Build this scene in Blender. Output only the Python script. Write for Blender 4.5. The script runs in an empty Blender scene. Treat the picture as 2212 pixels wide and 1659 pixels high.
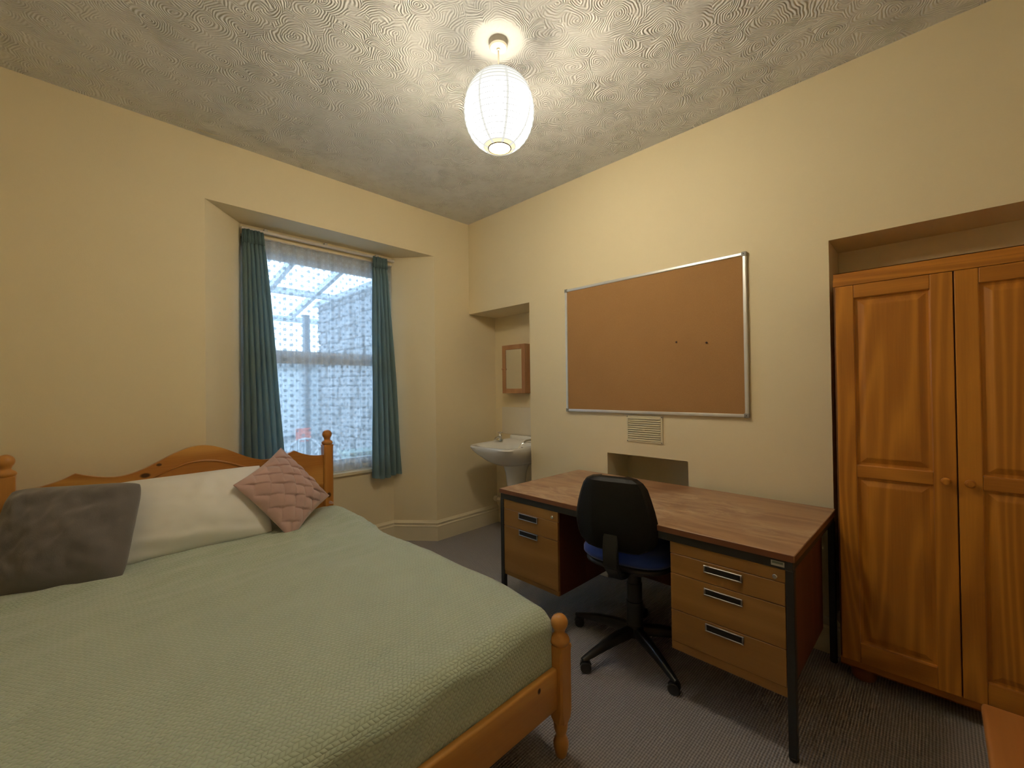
import bpy, bmesh, math, random
from mathutils import Vector, Matrix, noise
random.seed(4)
PI = math.pi
S = bpy.context.scene
COL = S.collection

# ------------------------------------------------------------------ camera
yaw, pitch, roll = map(math.radians, (45.53253899, 0.55072136, -0.74282589))
fw = Vector((math.sin(yaw)*math.cos(pitch), math.cos(yaw)*math.cos(pitch), math.sin(pitch)))
r0 = Vector((math.cos(yaw), -math.sin(yaw), 0)); u0 = r0.cross(fw)
rt = r0*math.cos(roll) + u0*math.sin(roll); up = -r0*math.sin(roll) + u0*math.cos(roll)
cd = bpy.data.cameras.new('camera'); cam = bpy.data.objects.new('camera', cd); COL.objects.link(cam)
cd.sensor_width = 36; cd.lens = 927.4877/2212*36; cd.clip_start = .02; cd.clip_end = 100
cam.matrix_world = Matrix(((rt.x, up.x, -fw.x, 0), (rt.y, up.y, -fw.y, 0), (rt.z, up.z, -fw.z, 1.31), (0, 0, 0, 1)))
S.camera = cam
# ------------------------------------------------------------------ light and exposure
SKY_STRENGTH = 11.0      # zenith of an overcast evening sky
LAMP_STRENGTH = 57.0
S.view_settings.view_transform = 'Standard'; S.view_settings.look = 'None'
S.view_settings.gamma = 1; S.view_settings.use_curve_mapping = False
S.view_settings.exposure = 0.0
W = bpy.data.worlds.new('dusk_sky'); S.world = W; W.use_nodes = True
bg = W.node_tree.nodes['Background']
bg.inputs[0].default_value = (.55, .77, 1.0, 1); 
_n, _l = W.node_tree.nodes, W.node_tree.links               # CIE overcast: L = Lz (1 + 2 sin h) / 3
_tc = _n.new('ShaderNodeTexCoord'); _sx = _n.new('ShaderNodeSeparateXYZ'); _l.new(_tc.outputs['Generated'], _sx.inputs[0])
_mr = _n.new('ShaderNodeMapRange'); _l.new(_sx.outputs[2], _mr.inputs[0])
_mr.inputs[1].default_value = 0; _mr.inputs[2].default_value = 1; _mr.inputs[3].default_value = SKY_STRENGTH/3; _mr.inputs[4].default_value = SKY_STRENGTH
_l.new(_mr.outputs[0], bg.inputs[1])
try:
    S.cycles.use_denoising = True; S.cycles.max_bounces = 9; S.cycles.diffuse_bounces = 4
    S.cycles.transparent_max_bounces = 16; S.cycles.caustics_reflective = False; S.cycles.caustics_refractive = False
    S.cycles.sample_clamp_indirect = 8
except Exception: pass

# ------------------------------------------------------------------ node helpers
class NT:
    def __init__(s, name):
        s.m = bpy.data.materials.new(name); s.m.use_nodes = True
        s.t = s.m.node_tree; s.n = s.t.nodes; s.l = s.t.links
        s.b = s.n['Principled BSDF']; s.out = s.n['Material Output']
    def add(s, typ, props=None, **ins):
        nd = s.n.new(typ)
        for k, v in (props or {}).items(): setattr(nd, k, v)
        for k, v in ins.items():
            key = int(k[1:]) if k[0] == '_' and k[1:].isdigit() else k.replace('_', ' ')
            s.set(nd.inputs[key], v)
        return nd
    def set(s, sock, v):
        if hasattr(v, 'is_output'): s.l.new(v, sock)
        else: sock.default_value = v
    def math(s, op, a, b=0.0, c=None):
        nd = s.n.new('ShaderNodeMath'); nd.operation = op
        s.set(nd.inputs[0], a); s.set(nd.inputs[1], b)
        if c is not None: s.set(nd.inputs[2], c)
        return nd.outputs[0]
    def vec(s, scale=(1, 1, 1), kind='Object', loc=(0, 0, 0), rot=(0, 0, 0)):
        tc = s.n.new('ShaderNodeTexCoord')
        mp = s.add('ShaderNodeMapping', None, Scale=scale, Location=loc, Rotation=rot)
        s.l.new(tc.outputs[kind], mp.inputs[0]); return mp.outputs[0]
    def noise(s, v, scale, detail=3, rough=.5, dist=0):
        return s.add('ShaderNodeTexNoise', None, Vector=v, Scale=scale, Detail=detail, Roughness=rough, Distortion=dist).outputs[0]
    def ramp(s, f, stops):
        nd = s.n.new('ShaderNodeValToRGB'); s.set(nd.inputs[0], f); e = nd.color_ramp.elements
        while len(e) < len(stops): e.new(.5)
        for q, (p, c) in zip(e, stops):
            q.position = p; q.color = (*c, 1) if len(c) == 3 else c
        return nd.outputs[0]
    def mix(s, f, a, b, mode='MIX'):
        nd = s.n.new('ShaderNodeMix'); nd.data_type = 'RGBA'; nd.blend_type = mode
        s.set(nd.inputs[0], f); s.set(nd.inputs[6], a if hasattr(a, 'is_output') else (*a, 1)); s.set(nd.inputs[7], b if hasattr(b, 'is_output') else (*b, 1))
        return nd.outputs[2]
    def bump(s, h, strength=.3, dist=.01):
        nd = s.add('ShaderNodeBump', None, Strength=strength, Distance=dist, Height=h)
        s.l.new(nd.outputs[0], s.b.inputs['Normal']); return nd
    def col(s, c): s.set(s.b.inputs['Base Color'], c if hasattr(c, 'is_output') else (*c, 1))
    def p(s, **k):
        for a, v in k.items(): s.set(s.b.inputs[a.replace('_', ' ')], v)
        return s

def plain(name, c, rough=.5, metal=0., var=.06, nscale=30, bump=0., spec=.5):
    t = NT(name); v = t.vec()
    n = t.noise(v, nscale, 4)
    t.col(t.mix(n, tuple(x*(1-var) for x in c), tuple(min(1, x*(1+var)) for x in c)))
    t.p(Roughness=rough, Metallic=metal, Specular_IOR_Level=spec)
    if bump: t.bump(t.noise(v, nscale*4, 3), bump, .003)
    return t.m

def wood(name, dark, light, axis='z', freq=9, rough=.38, stretch=9, knots=(), spec=.5, fine=.35, seed=0, coat=0):
    t = NT(name)
    ai = 'xyz'.index(axis)
    sc = [1.0]*3; sc[ai] = 1/stretch
    v = t.vec(tuple(sc), loc=(seed*1.7, seed*.9, seed*2.3))
    n1 = t.noise(v, 3.2, 2, .5, .4)
    rings = t.math('SINE', t.math('MULTIPLY', n1, freq*6.0))
    rings = t.math('MULTIPLY_ADD', rings, .5, .5)
    rings = t.math('POWER', rings, 1.6)
    sf = [160.0]*3; sf[ai] = 6
    n2 = t.noise(t.vec(tuple(sf)), 1.0, 2)
    f = t.math('ADD', t.math('MULTIPLY', rings, 1-fine), t.math('MULTIPLY', n2, fine))
    c = t.mix(f, dark, light)
    big = t.noise(t.vec(), 2.2, 2)
    c = t.mix(t.math('MULTIPLY', big, .35), c, tuple(x*.72 for x in dark))
    for (kx, ky, kz, ra, rb) in knots:                 # knots printed in the wood, at fixed places of the piece
        tc = t.n.new('ShaderNodeTexCoord')
        sub = t.add('ShaderNodeVectorMath', {'operation': 'SUBTRACT'}, _0=tc.outputs['Object'], _1=(kx, ky, kz))
        mul = t.add('ShaderNodeVectorMath', {'operation': 'MULTIPLY'}, _0=sub.outputs[0], _1=(1/ra, 1/ra, 1/rb))
        ln = t.add('ShaderNodeVectorMath', {'operation': 'LENGTH'}, _0=mul.outputs[0])
        k = t.n.new('ShaderNodeMapRange'); k.interpolation_type = 'SMOOTHSTEP'
        t.l.new(ln.outputs['Value'], k.inputs[0]); k.inputs[1].default_value = .6; k.inputs[2].default_value = 1.25
        k.inputs[3].default_value = .93; k.inputs[4].default_value = 0
        c = t.mix(k.outputs[0], c, (.045, .014, .005))
    t.col(c); t.p(Roughness=rough, Specular_IOR_Level=spec)
    if coat: t.p(Coat_Weight=coat, Coat_Roughness=.15)
    t.bump(n2, .08, .002)
    return t.m

M = {}
# ------------------------------------------------------------------ wall, floor and ceiling materials
def wall_mat(name, c):
    t = NT(name); v = t.vec()
    n = t.noise(v, 1.3, 3)
    t.col(t.mix(n, tuple(x*.95 for x in c), tuple(x*1.03 for x in c)))
    t.p(Roughness=.62, Specular_IOR_Level=.35)
    t.bump(t.math('ADD', t.noise(v, 190, 3), t.math('MULTIPLY', t.noise(v, 9, 3), .8)), .16, .003)
    return t.m
M['wall'] = wall_mat('cream_emulsion', (.84, .725, .495))
M['skirt'] = plain('cream_gloss_paint', (.80, .71, .52), .3, var=.03, nscale=8)
M['sillpaint'] = plain('cream_sill_paint', (.78, .70, .52), .35, var=.05)

def ceiling_mat():
    t = NT('swirled_plaster'); v = t.vec()
    wob = t.add('ShaderNodeTexNoise', None, Vector=v, Scale=7.0, Detail=2.0)
    off = t.add('ShaderNodeVectorMath', {'operation': 'SCALE'}, _0=wob.outputs[1], Scale=.09)
    vv = t.add('ShaderNodeVectorMath', {'operation': 'ADD'}, _0=v, _1=off.outputs[0]).outputs[0]
    hs = []
    for sc, fr, lo in ((7.5, 590, 0), (6.0, 560, 7.3)):      # comb strokes: rings round scattered centres
        mp = t.add('ShaderNodeMapping', None, Vector=vv, Location=(lo, lo*.7, 0))
        vo = t.add('ShaderNodeTexVoronoi', {'voronoi_dimensions': '2D'}, Vector=mp.outputs[0], Scale=sc, Randomness=1.0)
        d = t.math('DIVIDE', vo.outputs['Distance'], sc)
        hs.append(t.math('SINE', t.math('MULTIPLY', d, fr)))
    sel = t.n.new('ShaderNodeMapRange'); t.l.new(t.noise(v, 9, 2), sel.inputs[0]); sel.inputs[1].default_value = .47; sel.inputs[2].default_value = .53
    h = t.math('ADD', t.math('MULTIPLY', hs[0], sel.outputs[0]), t.math('MULTIPLY', hs[1], t.math('SUBTRACT', 1.0, sel.outputs[0])))
    amp = t.n.new('ShaderNodeMapRange'); t.l.new(t.noise(v, 6, 3), amp.inputs[0]); amp.inputs[1].default_value = .36; amp.inputs[2].default_value = .62; amp.inputs[3].default_value = .25
    h = t.math('MULTIPLY', h, amp.outputs[0])
    # smooth plaster disc with a raised ring around the ceiling rose
    tc = t.n.new('ShaderNodeTexCoord')
    ln = t.add('ShaderNodeVectorMath', {'operation': 'DISTANCE'}, _0=tc.outputs['Object'], _1=(1.316, 1.35, 2.845)).outputs['Value']
    mk = t.n.new('ShaderNodeMapRange'); t.l.new(ln, mk.inputs[0]); mk.inputs[1].default_value = .10; mk.inputs[2].default_value = .14
    ring = t.math('POWER', 2.718, t.math('MULTIPLY', t.math('POWER', t.math('DIVIDE', t.math('SUBTRACT', ln, .115), .02), 2.0), -1.0))
    h = t.math('ADD', t.math('MULTIPLY', h, mk.outputs[0]), t.math('MULTIPLY', ring, 1.3))
    h = t.math('ADD', h, t.math('MULTIPLY', t.noise(v, 60, 3), .5))
    t.col(t.mix(t.noise(v, 2.5, 3), (.73, .73, .73), (.79, .79, .79)))
    t.p(Roughness=.75, Specular_IOR_Level=.25)
    t.bump(h, .85, .003)
    return t.m
M['ceiling'] = ceiling_mat()

def carpet_mat():
    t = NT('ribbed_carpet'); v = t.vec()
    sx = t.n.new('ShaderNodeSeparateXYZ'); t.l.new(v, sx.inputs[0])
    w = t.noise(v, 12, 2)
    rib = t.math('SINE', t.math('ADD', t.math('MULTIPLY', sx.outputs[1], 2*PI/.0095), t.math('MULTIPLY', w, 3)))
    loop = t.math('SINE', t.math('ADD', t.math('MULTIPLY', sx.outputs[0], 2*PI/.013), t.math('MULTIPLY', t.noise(v, 40, 2), 9)))
    h = t.math('ADD', rib, t.math('MULTIPLY', loop, .45))
    f = t.math('MULTIPLY_ADD', h, .28, .5)
    sp = t.noise(v, 260, 2)
    c = t.mix(f, (.16, .147, .147), (.60, .56, .56))
    c = t.mix(t.math('MULTIPLY', sp, .4), c, (.33, .30, .30))
    t.col(c); t.p(Roughness=.95, Specular_IOR_Level=.1)
    t.bump(h, .7, .003)
    return t.m
M['carpet'] = carpet_mat()

# ------------------------------------------------------------------ geometry helpers
def box(bm, x0, x1, y0, y1, z0, z1, bev=0., seg=2):
    g = bmesh.ops.create_cube(bm, size=1)
    vs = g['verts']
    for v in vs:
        v.co = Vector(((x0+x1)/2+v.co.x*(x1-x0), (y0+y1)/2+v.co.y*(y1-y0), (z0+z1)/2+v.co.z*(z1-z0)))
    if bev:
        es = list({e for v in vs for e in v.link_edges})
        bmesh.ops.bevel(bm, geom=es, offset=bev, segments=seg, affect='EDGES', profile=.5)
def lathe(bm, prof, c=(0, 0, 0), seg=24, axis='z', caps=True):
    rings = []
    for (r, h) in prof:
        ring = []
        for i in range(seg):
            a = 2*PI*i/seg
            p = (r*math.cos(a), r*math.sin(a), h)
            if axis == 'x': p = (p[2], p[0], p[1])
            elif axis == 'y': p = (p[0], p[2], p[1])
            ring.append(bm.verts.new(Vector(c)+Vector(p)))
        rings.append(ring)
    for a, b in zip(rings, rings[1:]):
        for i in range(seg):
            bm.faces.new((a[i], a[(i+1) % seg], b[(i+1) % seg], b[i]))
    if caps:
        for ring in (rings[0], rings[-1]):
            try: bm.faces.new(ring)
            except ValueError: pass
def tube(bm, pts, r, seg=10, closed=False):
    pts = [Vector(p) for p in pts]; n = len(pts); rings = []
    rr = r if isinstance(r, (list, tuple)) else [r]*n
    up_ = Vector((0, 0, 1)); prev = None
    for i, p in enumerate(pts):
        a = pts[(i-1) % n] if (i or closed) else p
        b = pts[(i+1) % n] if (i < n-1 or closed) else p
        d = (b-a).normalized()
        if prev is None: s = d.cross(up_) if abs(d.z) < .95 else d.cross(Vector((1, 0, 0)))
        else: s = prev - d*prev.dot(d)
        s.normalize(); prev = s; q = d.cross(s)
        rings.append([bm.verts.new(p+(s*math.cos(2*PI*k/seg)+q*math.sin(2*PI*k/seg))*rr[i]) for k in range(seg)])
    m = n if closed else n-1
    for i in range(m):
        a, b = rings[i], rings[(i+1) % n]
        for k in range(seg): bm.faces.new((a[k], a[(k+1) % seg], b[(k+1) % seg], b[k]))
    if not closed:
        bm.faces.new(rings[0]); bm.faces.new(rings[-1])
def prism(bm, poly, h0, h1, plane='xz', bev=0):
    """extrude a 2D polygon; plane names the two polygon axes, the third runs h0..h1"""
    o = {'xz': lambda a, b, h: (a, h, b), 'xy': lambda a, b, h: (a, b, h), 'yz': lambda a, b, h: (h, a, b)}[plane]
    A = [bm.verts.new(o(a, b, h0)) for a, b in poly]; B = [bm.verts.new(o(a, b, h1)) for a, b in poly]
    n = len(poly); f = []
    f.append(bm.faces.new(A)); f.append(bm.faces.new(B))
    for i in range(n): f.append(bm.faces.new((A[i], A[(i+1) % n], B[(i+1) % n], B[i])))
    if bev:
        es = list(set(f[0].edges) | set(f[1].edges))
        bmesh.ops.bevel(bm, geom=es, offset=bev, segments=2, affect='EDGES', profile=.5)
def sweep(bm, path, prof, side=1):
    """run a 2D profile (out, z) along a floor path with mitred corners"""
    P = [Vector((x, y, 0)) for x, y in path]; n = len(P); rings = []
    for i in range(n):
        d0 = (P[i]-P[i-1]).normalized() if i else (P[1]-P[0]).normalized()
        d1 = (P[i+1]-P[i]).normalized() if i < n-1 else d0
        n0 = Vector((d0.y, -d0.x, 0))*side; n1 = Vector((d1.y, -d1.x, 0))*side
        m = (n0+n1).normalized(); m = m/max(.3, m.dot(n0))
        rings.append([bm.verts.new(P[i]+m*a+Vector((0, 0, z))) for a, z in prof])
    for a, b in zip(rings, rings[1:]):
        for k in range(len(prof)-1): bm.faces.new((a[k], a[k+1], b[k+1], b[k]))
    bm.faces.new(rings[0]); bm.faces.new(rings[-1])

def obj(name, bm, mat, parent=None, smooth=None, world=True, edge=35):
    """link bm as one mesh; with a parent its world coordinates are taken into the parent's frame"""
    bmesh.ops.recalc_face_normals(bm, faces=bm.faces[:])
    me = bpy.data.meshes.new(name)
    if parent is not None and world: bm.transform(parent.matrix_world.inverted())
    bm.to_mesh(me); bm.free()
    me.materials.append(M[mat] if isinstance(mat, str) else mat)
    o = bpy.data.objects.new(name, me); COL.objects.link(o)
    if smooth:
        me.shade_smooth()
        if smooth != 'full': me.set_sharp_from_angle(angle=math.radians(edge))
    if parent is not None:
        o.parent = parent
        o.matrix_world = parent.matrix_world.copy(); o.matrix_parent_inverse = Matrix(); o.matrix_basis = Matrix()
        MW[o.name] = parent.matrix_world.copy()
    return o
MW = {}
def thing(name, label, cat, loc=(0, 0, 0), rz=0, group=None):
    o = bpy.data.objects.new(name, None); COL.objects.link(o)
    o.empty_display_size = .05
    o.matrix_world = Matrix.Translation(loc) @ Matrix.Rotation(rz, 4, 'Z')
    o['label'] = label; o['category'] = cat
    if group: o['group'] = group
    return o
def tag(o, label, cat, group=None, kind=None):
    o['label'] = label; o['category'] = cat
    if group: o['group'] = group
    if kind: o['kind'] = kind
    return o
def sub(name, bm, mat, part, root, smooth=None):
    """a sub-part: child of a part whose own frame equals its root's frame"""
    bmesh.ops.recalc_face_normals(bm, faces=bm.faces[:])
    bm.transform(root.matrix_world.inverted())
    me = bpy.data.meshes.new(name); bm.to_mesh(me); bm.free()
    me.materials.append(M[mat] if isinstance(mat, str) else mat)
    o = bpy.data.objects.new(name, me); COL.objects.link(o); o.parent = part
    if smooth: me.shade_smooth(); me.set_sharp_from_angle(angle=math.radians(35))
    return o
def struct(name, bm, mat, smooth=None):
    o = obj(name, bm, mat, None, smooth); o['kind'] = 'structure'; return o
BM = bmesh.new

# ------------------------------------------------------------------ room shell
XW, YW, H = 2.587, 3.09, 2.845          # chimney wall, window wall, ceiling
XL, YB = -.45, -.75                      # wall beside the bed, wall behind the viewer
bm = BM(); box(bm, XL-.2, 3.3, YB-.2, 3.62, -.12, 0); struct('floor', bm, 'carpet')
bm = BM(); box(bm, XL-.2, 3.3, YB-.2, 3.62, H, H+.15); struct('ceiling', bm, 'ceiling')
# right wall: chimney breast with a fireplace recess, a basin niche and a wardrobe alcove
NY, NZ, NB = 2.332, 2.004, 2.918         # basin niche: near edge, top, back
AY, AZ, AB = .356, 2.012, 2.88           # wardrobe alcove: far edge, top, back
FY0, FY1, FZ, FB = 1.062, 1.621, .855, 2.86
bm = BM()
def quad(*p): bm.faces.new([bm.verts.new(q) for q in p])
def yzq(x, y0, y1, z0, z1): quad((x, y0, z0), (x, y1, z0), (x, y1, z1), (x, y0, z1))
for y0, y1, z0, z1 in ((NY, YW, NZ, H), (FY1, NY, 0, H), (FY0, FY1, FZ, H), (AY, FY0, 0, H), (YB, AY, AZ, H)): yzq(XW, y0, y1, z0, z1)
yzq(NB, NY, YW, 0, NZ); yzq(AB, YB, AY, 0, AZ); yzq(FB, FY0, FY1, 0, FZ)
def jamb(y, xb, z): quad((XW, y, 0), (xb, y, 0), (xb, y, z), (XW, y, z))
def soffit(y0, y1, xb, z): quad((XW, y0, z), (xb, y0, z), (xb, y1, z), (XW, y1, z))
jamb(NY, NB, NZ); soffit(NY, YW, NB, NZ); jamb(AY, AB, AZ); soffit(YB, AY, AB, AZ)
jamb(FY0, FB, FZ); jamb(FY1, FB, FZ); soffit(FY0, FY1, FB, FZ)
quad((3.3, YB-.2, 0), (3.3, 3.62, 0), (3.3, 3.62, H), (3.3, YB-.2, H))
bmesh.ops.remove_doubles(bm, verts=bm.verts[:], dist=1e-5)
struct('wall_right', bm, 'wall')
# window wall with a splayed bay down to the floor
RL, RR, RZ = .546, 2.198, 2.468
BL_, BR_, YBAY = .80, 1.955, 3.385
WZ0, WZ1 = .635, 2.40
bm = BM()
def xzq(y, x0, x1, z0, z1): quad((x0, y, z0), (x1, y, z0), (x1, y, z1), (x0, y, z1))
xzq(YW, XL, RL, 0, H); xzq(YW, RR, NB, 0, H); xzq(YW, RL, RR, RZ, H)
quad((RL, YW, 0), (BL_, YBAY, 0), (BL_, YBAY, RZ), (RL, YW, RZ)); quad((RR, YW, 0), (BR_, YBAY, 0), (BR_, YBAY, RZ), (RR, YW, RZ))
quad((RL, YW, RZ), (BL_, YBAY, RZ), (BR_, YBAY, RZ), (RR, YW, RZ))
xzq(YBAY, BL_, BR_, 0, WZ0); xzq(YBAY, BL_, BR_, WZ1, RZ)
for x in (BL_, BR_): quad((x, YBAY, WZ0), (x, 3.6, WZ0), (x, 3.6, WZ1), (x, YBAY, WZ1))
quad((BL_, YBAY, WZ0), (BL_, 3.6, WZ0), (BR_, 3.6, WZ0), (BR_, YBAY, WZ0)); quad((BL_, YBAY, WZ1), (BL_, 3.6, WZ1), (BR_, 3.6, WZ1), (BR_, YBAY, WZ1))
xzq(3.6, XL-.2, BL_, 0, H+.15); xzq(3.6, BR_, 3.3, 0, H+.15); xzq(3.6, BL_, BR_, 0, WZ0); xzq(3.6, BL_, BR_, WZ1, H+.15)
bmesh.ops.remove_doubles(bm, verts=bm.verts[:], dist=1e-5)
struct('wall_window', bm, 'wall')
bm = BM(); box(bm, XL-.2, XL, YB-.2, 3.6, 0, H); struct('wall_left', bm, 'wall')
bm = BM(); box(bm, XL, 3.3, YB-.2, YB, 0, H); struct('wall_back', bm, 'wall')
# skirting boards with a moulded top
SK = [(0, 0), (.02, 0), (.02, .118), (.0235, .121), (.0235, .126), (.014, .134), (.014, .142), (.02, .146), (.02, .154), (.011, .163), (.006, .17), (0, .172)]
bm = BM(); sweep(bm, [(NB-.001, YW), (RR, YW), (BR_, YBAY), (BL_, YBAY), (RL, YW), (XL, YW)], SK, -1)
struct('baseboard_window', bm, 'skirt')
bm = BM(); sweep(bm, [(XW+.1, AY), (XW, AY), (XW, FY0)], SK, -1); sweep(bm, [(XW, FY1), (XW, NY), (NB, NY)], SK, -1)
struct('baseboard_right', bm, 'skirt')
bm = BM(); sweep(bm, [(XL, YW), (XL, YB)], SK, -1); struct('baseboard_left', bm, 'skirt')
# a flake of lifted lining paper where wall and ceiling meet
bm = BM()
fl = [(.52, 0), (.545, .004), (.58, .0), (.62, -.004), (.645, -.012), (.60, -.020), (.55, -.014), (.525, -.008)]
A = [bm.verts.new((x-.02, 3.035+d, H-.002-.010*math.sin(i*.9)**2)) for i, (x, d) in enumerate(fl)]
bm.faces.new(A); bmesh.ops.solidify(bm, geom=bm.faces[:], thickness=.0012)
M['flake'] = plain('white_lining_paper', (.80, .76, .68), .7)
struct('trim_1', bm, 'flake')
bm = BM(); box(bm, BL_, BR_, YBAY-.022, 3.46, WZ0-.012, WZ0+.016, .006); struct('trim_2', bm, 'sillpaint')

# ------------------------------------------------------------------ window
M['upvc'] = plain('white_window_paint', (.80, .81, .82), .35, var=.03)
M['rust'] = plain('worn_sash_paint', (.70, .60, .50), .5, var=.2, nscale=14)
def glass(name, tint=(1, 1, 1)):
    t = NT(name)
    tr = t.add('ShaderNodeBsdfTransparent', None, Color=(*tint, 1)); gl = t.add('ShaderNodeBsdfGlossy', None, Roughness=.02)
    fr = t.add('ShaderNodeFresnel', None, IOR=1.45)
    mx = t.add('ShaderNodeMixShader', None, _0=t.math('MULTIPLY', fr.outputs[0], .8), _1=tr.outputs[0], _2=gl.outputs[0])
    t.l.new(mx.outputs[0], t.out.inputs[0]); return t.m
M['glass'] = glass('window_glass')
win = bpy.data.objects.new('window_1', None); COL.objects.link(win); win.location = (1.37, 3.45, WZ0); win['kind'] = 'structure'
win.matrix_world = Matrix.Translation((1.37, 3.45, WZ0))
Yf0, Yf1 = 3.44, 3.51
bm = BM(); box(bm, BL_, BL_+.06, Yf0, Yf1, WZ0, WZ1, .004); box(bm, BR_-.06, BR_, Yf0, Yf1, WZ0, WZ1, .004)
box(bm, BL_, BR_, Yf0, Yf1, WZ1-.075, WZ1, .004); box(bm, BL_, BR_, Yf0, Yf1, WZ0, WZ0+.06, .004)
obj('window_frame', bm, 'upvc', win)
bm = BM()
for x0, x1, z0, z1 in ((BL_+.06, BR_-.06, 1.565, 1.615), (BL_+.06, BR_-.06, WZ1-.115, WZ1-.075), (BL_+.06, BL_+.10, 1.57, WZ1-.075), (BR_-.10, BR_-.06, 1.57, WZ1-.075)):
    box(bm, x0, x1, Yf0+.035, Yf1-.005, z0, z1, .003)
us = obj('upper_sash', bm, 'upvc', win)
bm = BM(); box(bm, BL_+.08, BR_-.08, 3.485, 3.489, 1.60, WZ1-.10); sub('pane', bm, 'glass', us, win)
bm = BM()
for x0, x1, z0, z1 in ((BL_+.06, BR_-.06, 1.515, 1.565), (BL_+.06, BR_-.06, WZ0+.06, WZ0+.115), (BL_+.06, BL_+.10, WZ0+.06, 1.56), (BR_-.10, BR_-.06, WZ0+.06, 1.56)):
    box(bm, x0, x1, Yf0, Yf0+.034, z0, z1, .003)
ls = obj('lower_sash', bm, 'upvc', win)
bm = BM(); box(bm, BL_+.08, BR_-.08, 3.455, 3.459, WZ0+.09, 1.54); sub('pane', bm, 'glass', ls, win)
bm = BM(); box(bm, 1.36, 1.42, Yf0-.004, Yf0+.012, 1.562, 1.572, .002); tube(bm, [(1.375, Yf0-.004, 1.574), (1.40, Yf0-.012, 1.578), (1.44, Yf0-.014, 1.586), (1.47, Yf0-.012, 1.588)], .005)
M['brass'] = plain('aged_brass', (.55, .38, .16), .35, 1.0)
sub('sash_lock', bm, 'brass', ls, win, True)

# ------------------------------------------------------------------ fabrics
def cloth(name, c, rough=.85, scale=900, b=.2, sheen=.3, var=.12):
    t = NT(name); v = t.vec()
    t.col(t.mix(t.noise(v, 5, 4), tuple(x*(1-var) for x in c), tuple(x*(1+var) for x in c)))
    t.p(Roughness=rough, Specular_IOR_Level=.2, Sheen_Weight=sheen, Sheen_Roughness=.5)
    t.bump(t.noise(v, scale, 2), b, .002); return t.m
M['curtain'] = cloth('teal_grey_curtain_cloth', (.27, .39, .40), .7, 700, .15, .35, .08)
def drape(name, ytop, ybot, z1, z0, xl1, xr1, xl0, xr0, folds, amp, seed, header=.10):
    rnd = random.Random(seed); ns, nt = 150, 46
    ph = [rnd.uniform(-.6, .6) for _ in range(folds+2)]; am = [rnd.uniform(.6, 1.15) for _ in range(folds+2)]
    pts = []
    for j in range(nt+1):
        t = j/nt; z = z1+(z0-z1)*t
        e = t**.85
        xl = xl1+(xl0-xl1)*e; xr = xr1+(xr0-xr1)*e
        row = []
        for i in range(ns+1):
            s = i/ns
            s2 = s + .018*math.sin(2*PI*(s*3.1+t*.6+seed))*t
            k = s2*folds; ki = int(max(0, min(folds, k)))
            pin = 1 if z < z1-header else .45+.25*abs(math.sin(PI*k*3))
            a = amp*(am[ki]*(1-(k-ki))+am[min(folds+1, ki+1)]*(k-ki))*(.55+.6*t)*pin
            w = math.sin(2*PI*k+ph[ki]*.5*t)
            w = math.copysign(abs(w)**.8, w)
            y = ytop+(ybot-ytop)*t + a*w + .006*math.sin(9*t+s*14+seed)
            if abs(z-(z1-header)) < .03: y += .004
            x = xl+(xr-xl)*s2 + a*.35*math.cos(2*PI*k)
            zz = z - (.010*math.sin(s*7+seed) if j == nt else 0)
            row.append((x, y, zz))
        pts.append(row)
    return pts
def grid_bm(pts, thick=.002, uv=None):
    bm = BM(); V = [[bm.verts.new(p) for p in r] for r in pts]
    for a, b in zip(V, V[1:]):
        for i in range(len(a)-1): bm.faces.new((a[i], a[i+1], b[i+1], b[i]))
    if thick: bmesh.ops.solidify(bm, geom=bm.faces[:], thickness=thick)
    return bm
YC = 3.325
def curtain(label, seed, xl1, xr1, xl0, xr0, zt, zb, folds):
    t = thing('curtain', label, 'curtain', ((xl1+xr1)/2, YC, zb), 0, 'teal curtains at the window')
    P = drape('c', YC, YC-.02, zt, zb, xl1, xr1, xl0, xr0, folds, .020, seed)
    nh = 3
    obj('drape', grid_bm(P), 'curtain', t, 'full')
    hd = [[(x, y-.004, z+.0) for (x, y, z) in r] for r in P[:nh]]
    for k, r in enumerate(hd):
        for i in range(len(r)):
            x, y, z = r[i]; r[i] = (x, y-.006*abs(math.sin(i*.55)), z+(.012 if k == 0 else 0))
    obj('pleated_heading', grid_bm(hd), 'curtain', t, 'full')
    return t
curtain('teal grey curtain at the left side of the window, behind the headboard', 1, .795, .925, .79, 1.06, 2.405, .57, 6)
curtain('teal grey curtain at the right side of the window, hem below the sill', 5, 1.742, 1.872, 1.712, 1.985, 2.415, .575, 5)
M['track'] = plain('white_plastic_track', (.62, .56, .50), .4)
t = thing('curtain_rail', 'thin white curtain rail across the top of the window bay', 'curtain rail', (1.37, 3.345, 2.43))
bm = BM(); box(bm, BL_-.005, BR_-.0, 3.335, 3.357, 2.418, 2.437, .003); obj('track', bm, 'track', t)
for x in (.95, 1.37, 1.80):
    bm = BM(); box(bm, x-.012, x+.012, 3.345, 3.39, 2.437, 2.455, .002); obj('bracket', bm, 'track', t)
bm = BM(); tube(bm, [(BL_+.005, 3.375, 2.392), (BR_-.005, 3.375, 2.392)], .005); tag(obj('net_wire', bm, 'track', None, True), 'thin white wire that the net curtain hangs from', 'rod')

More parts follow.
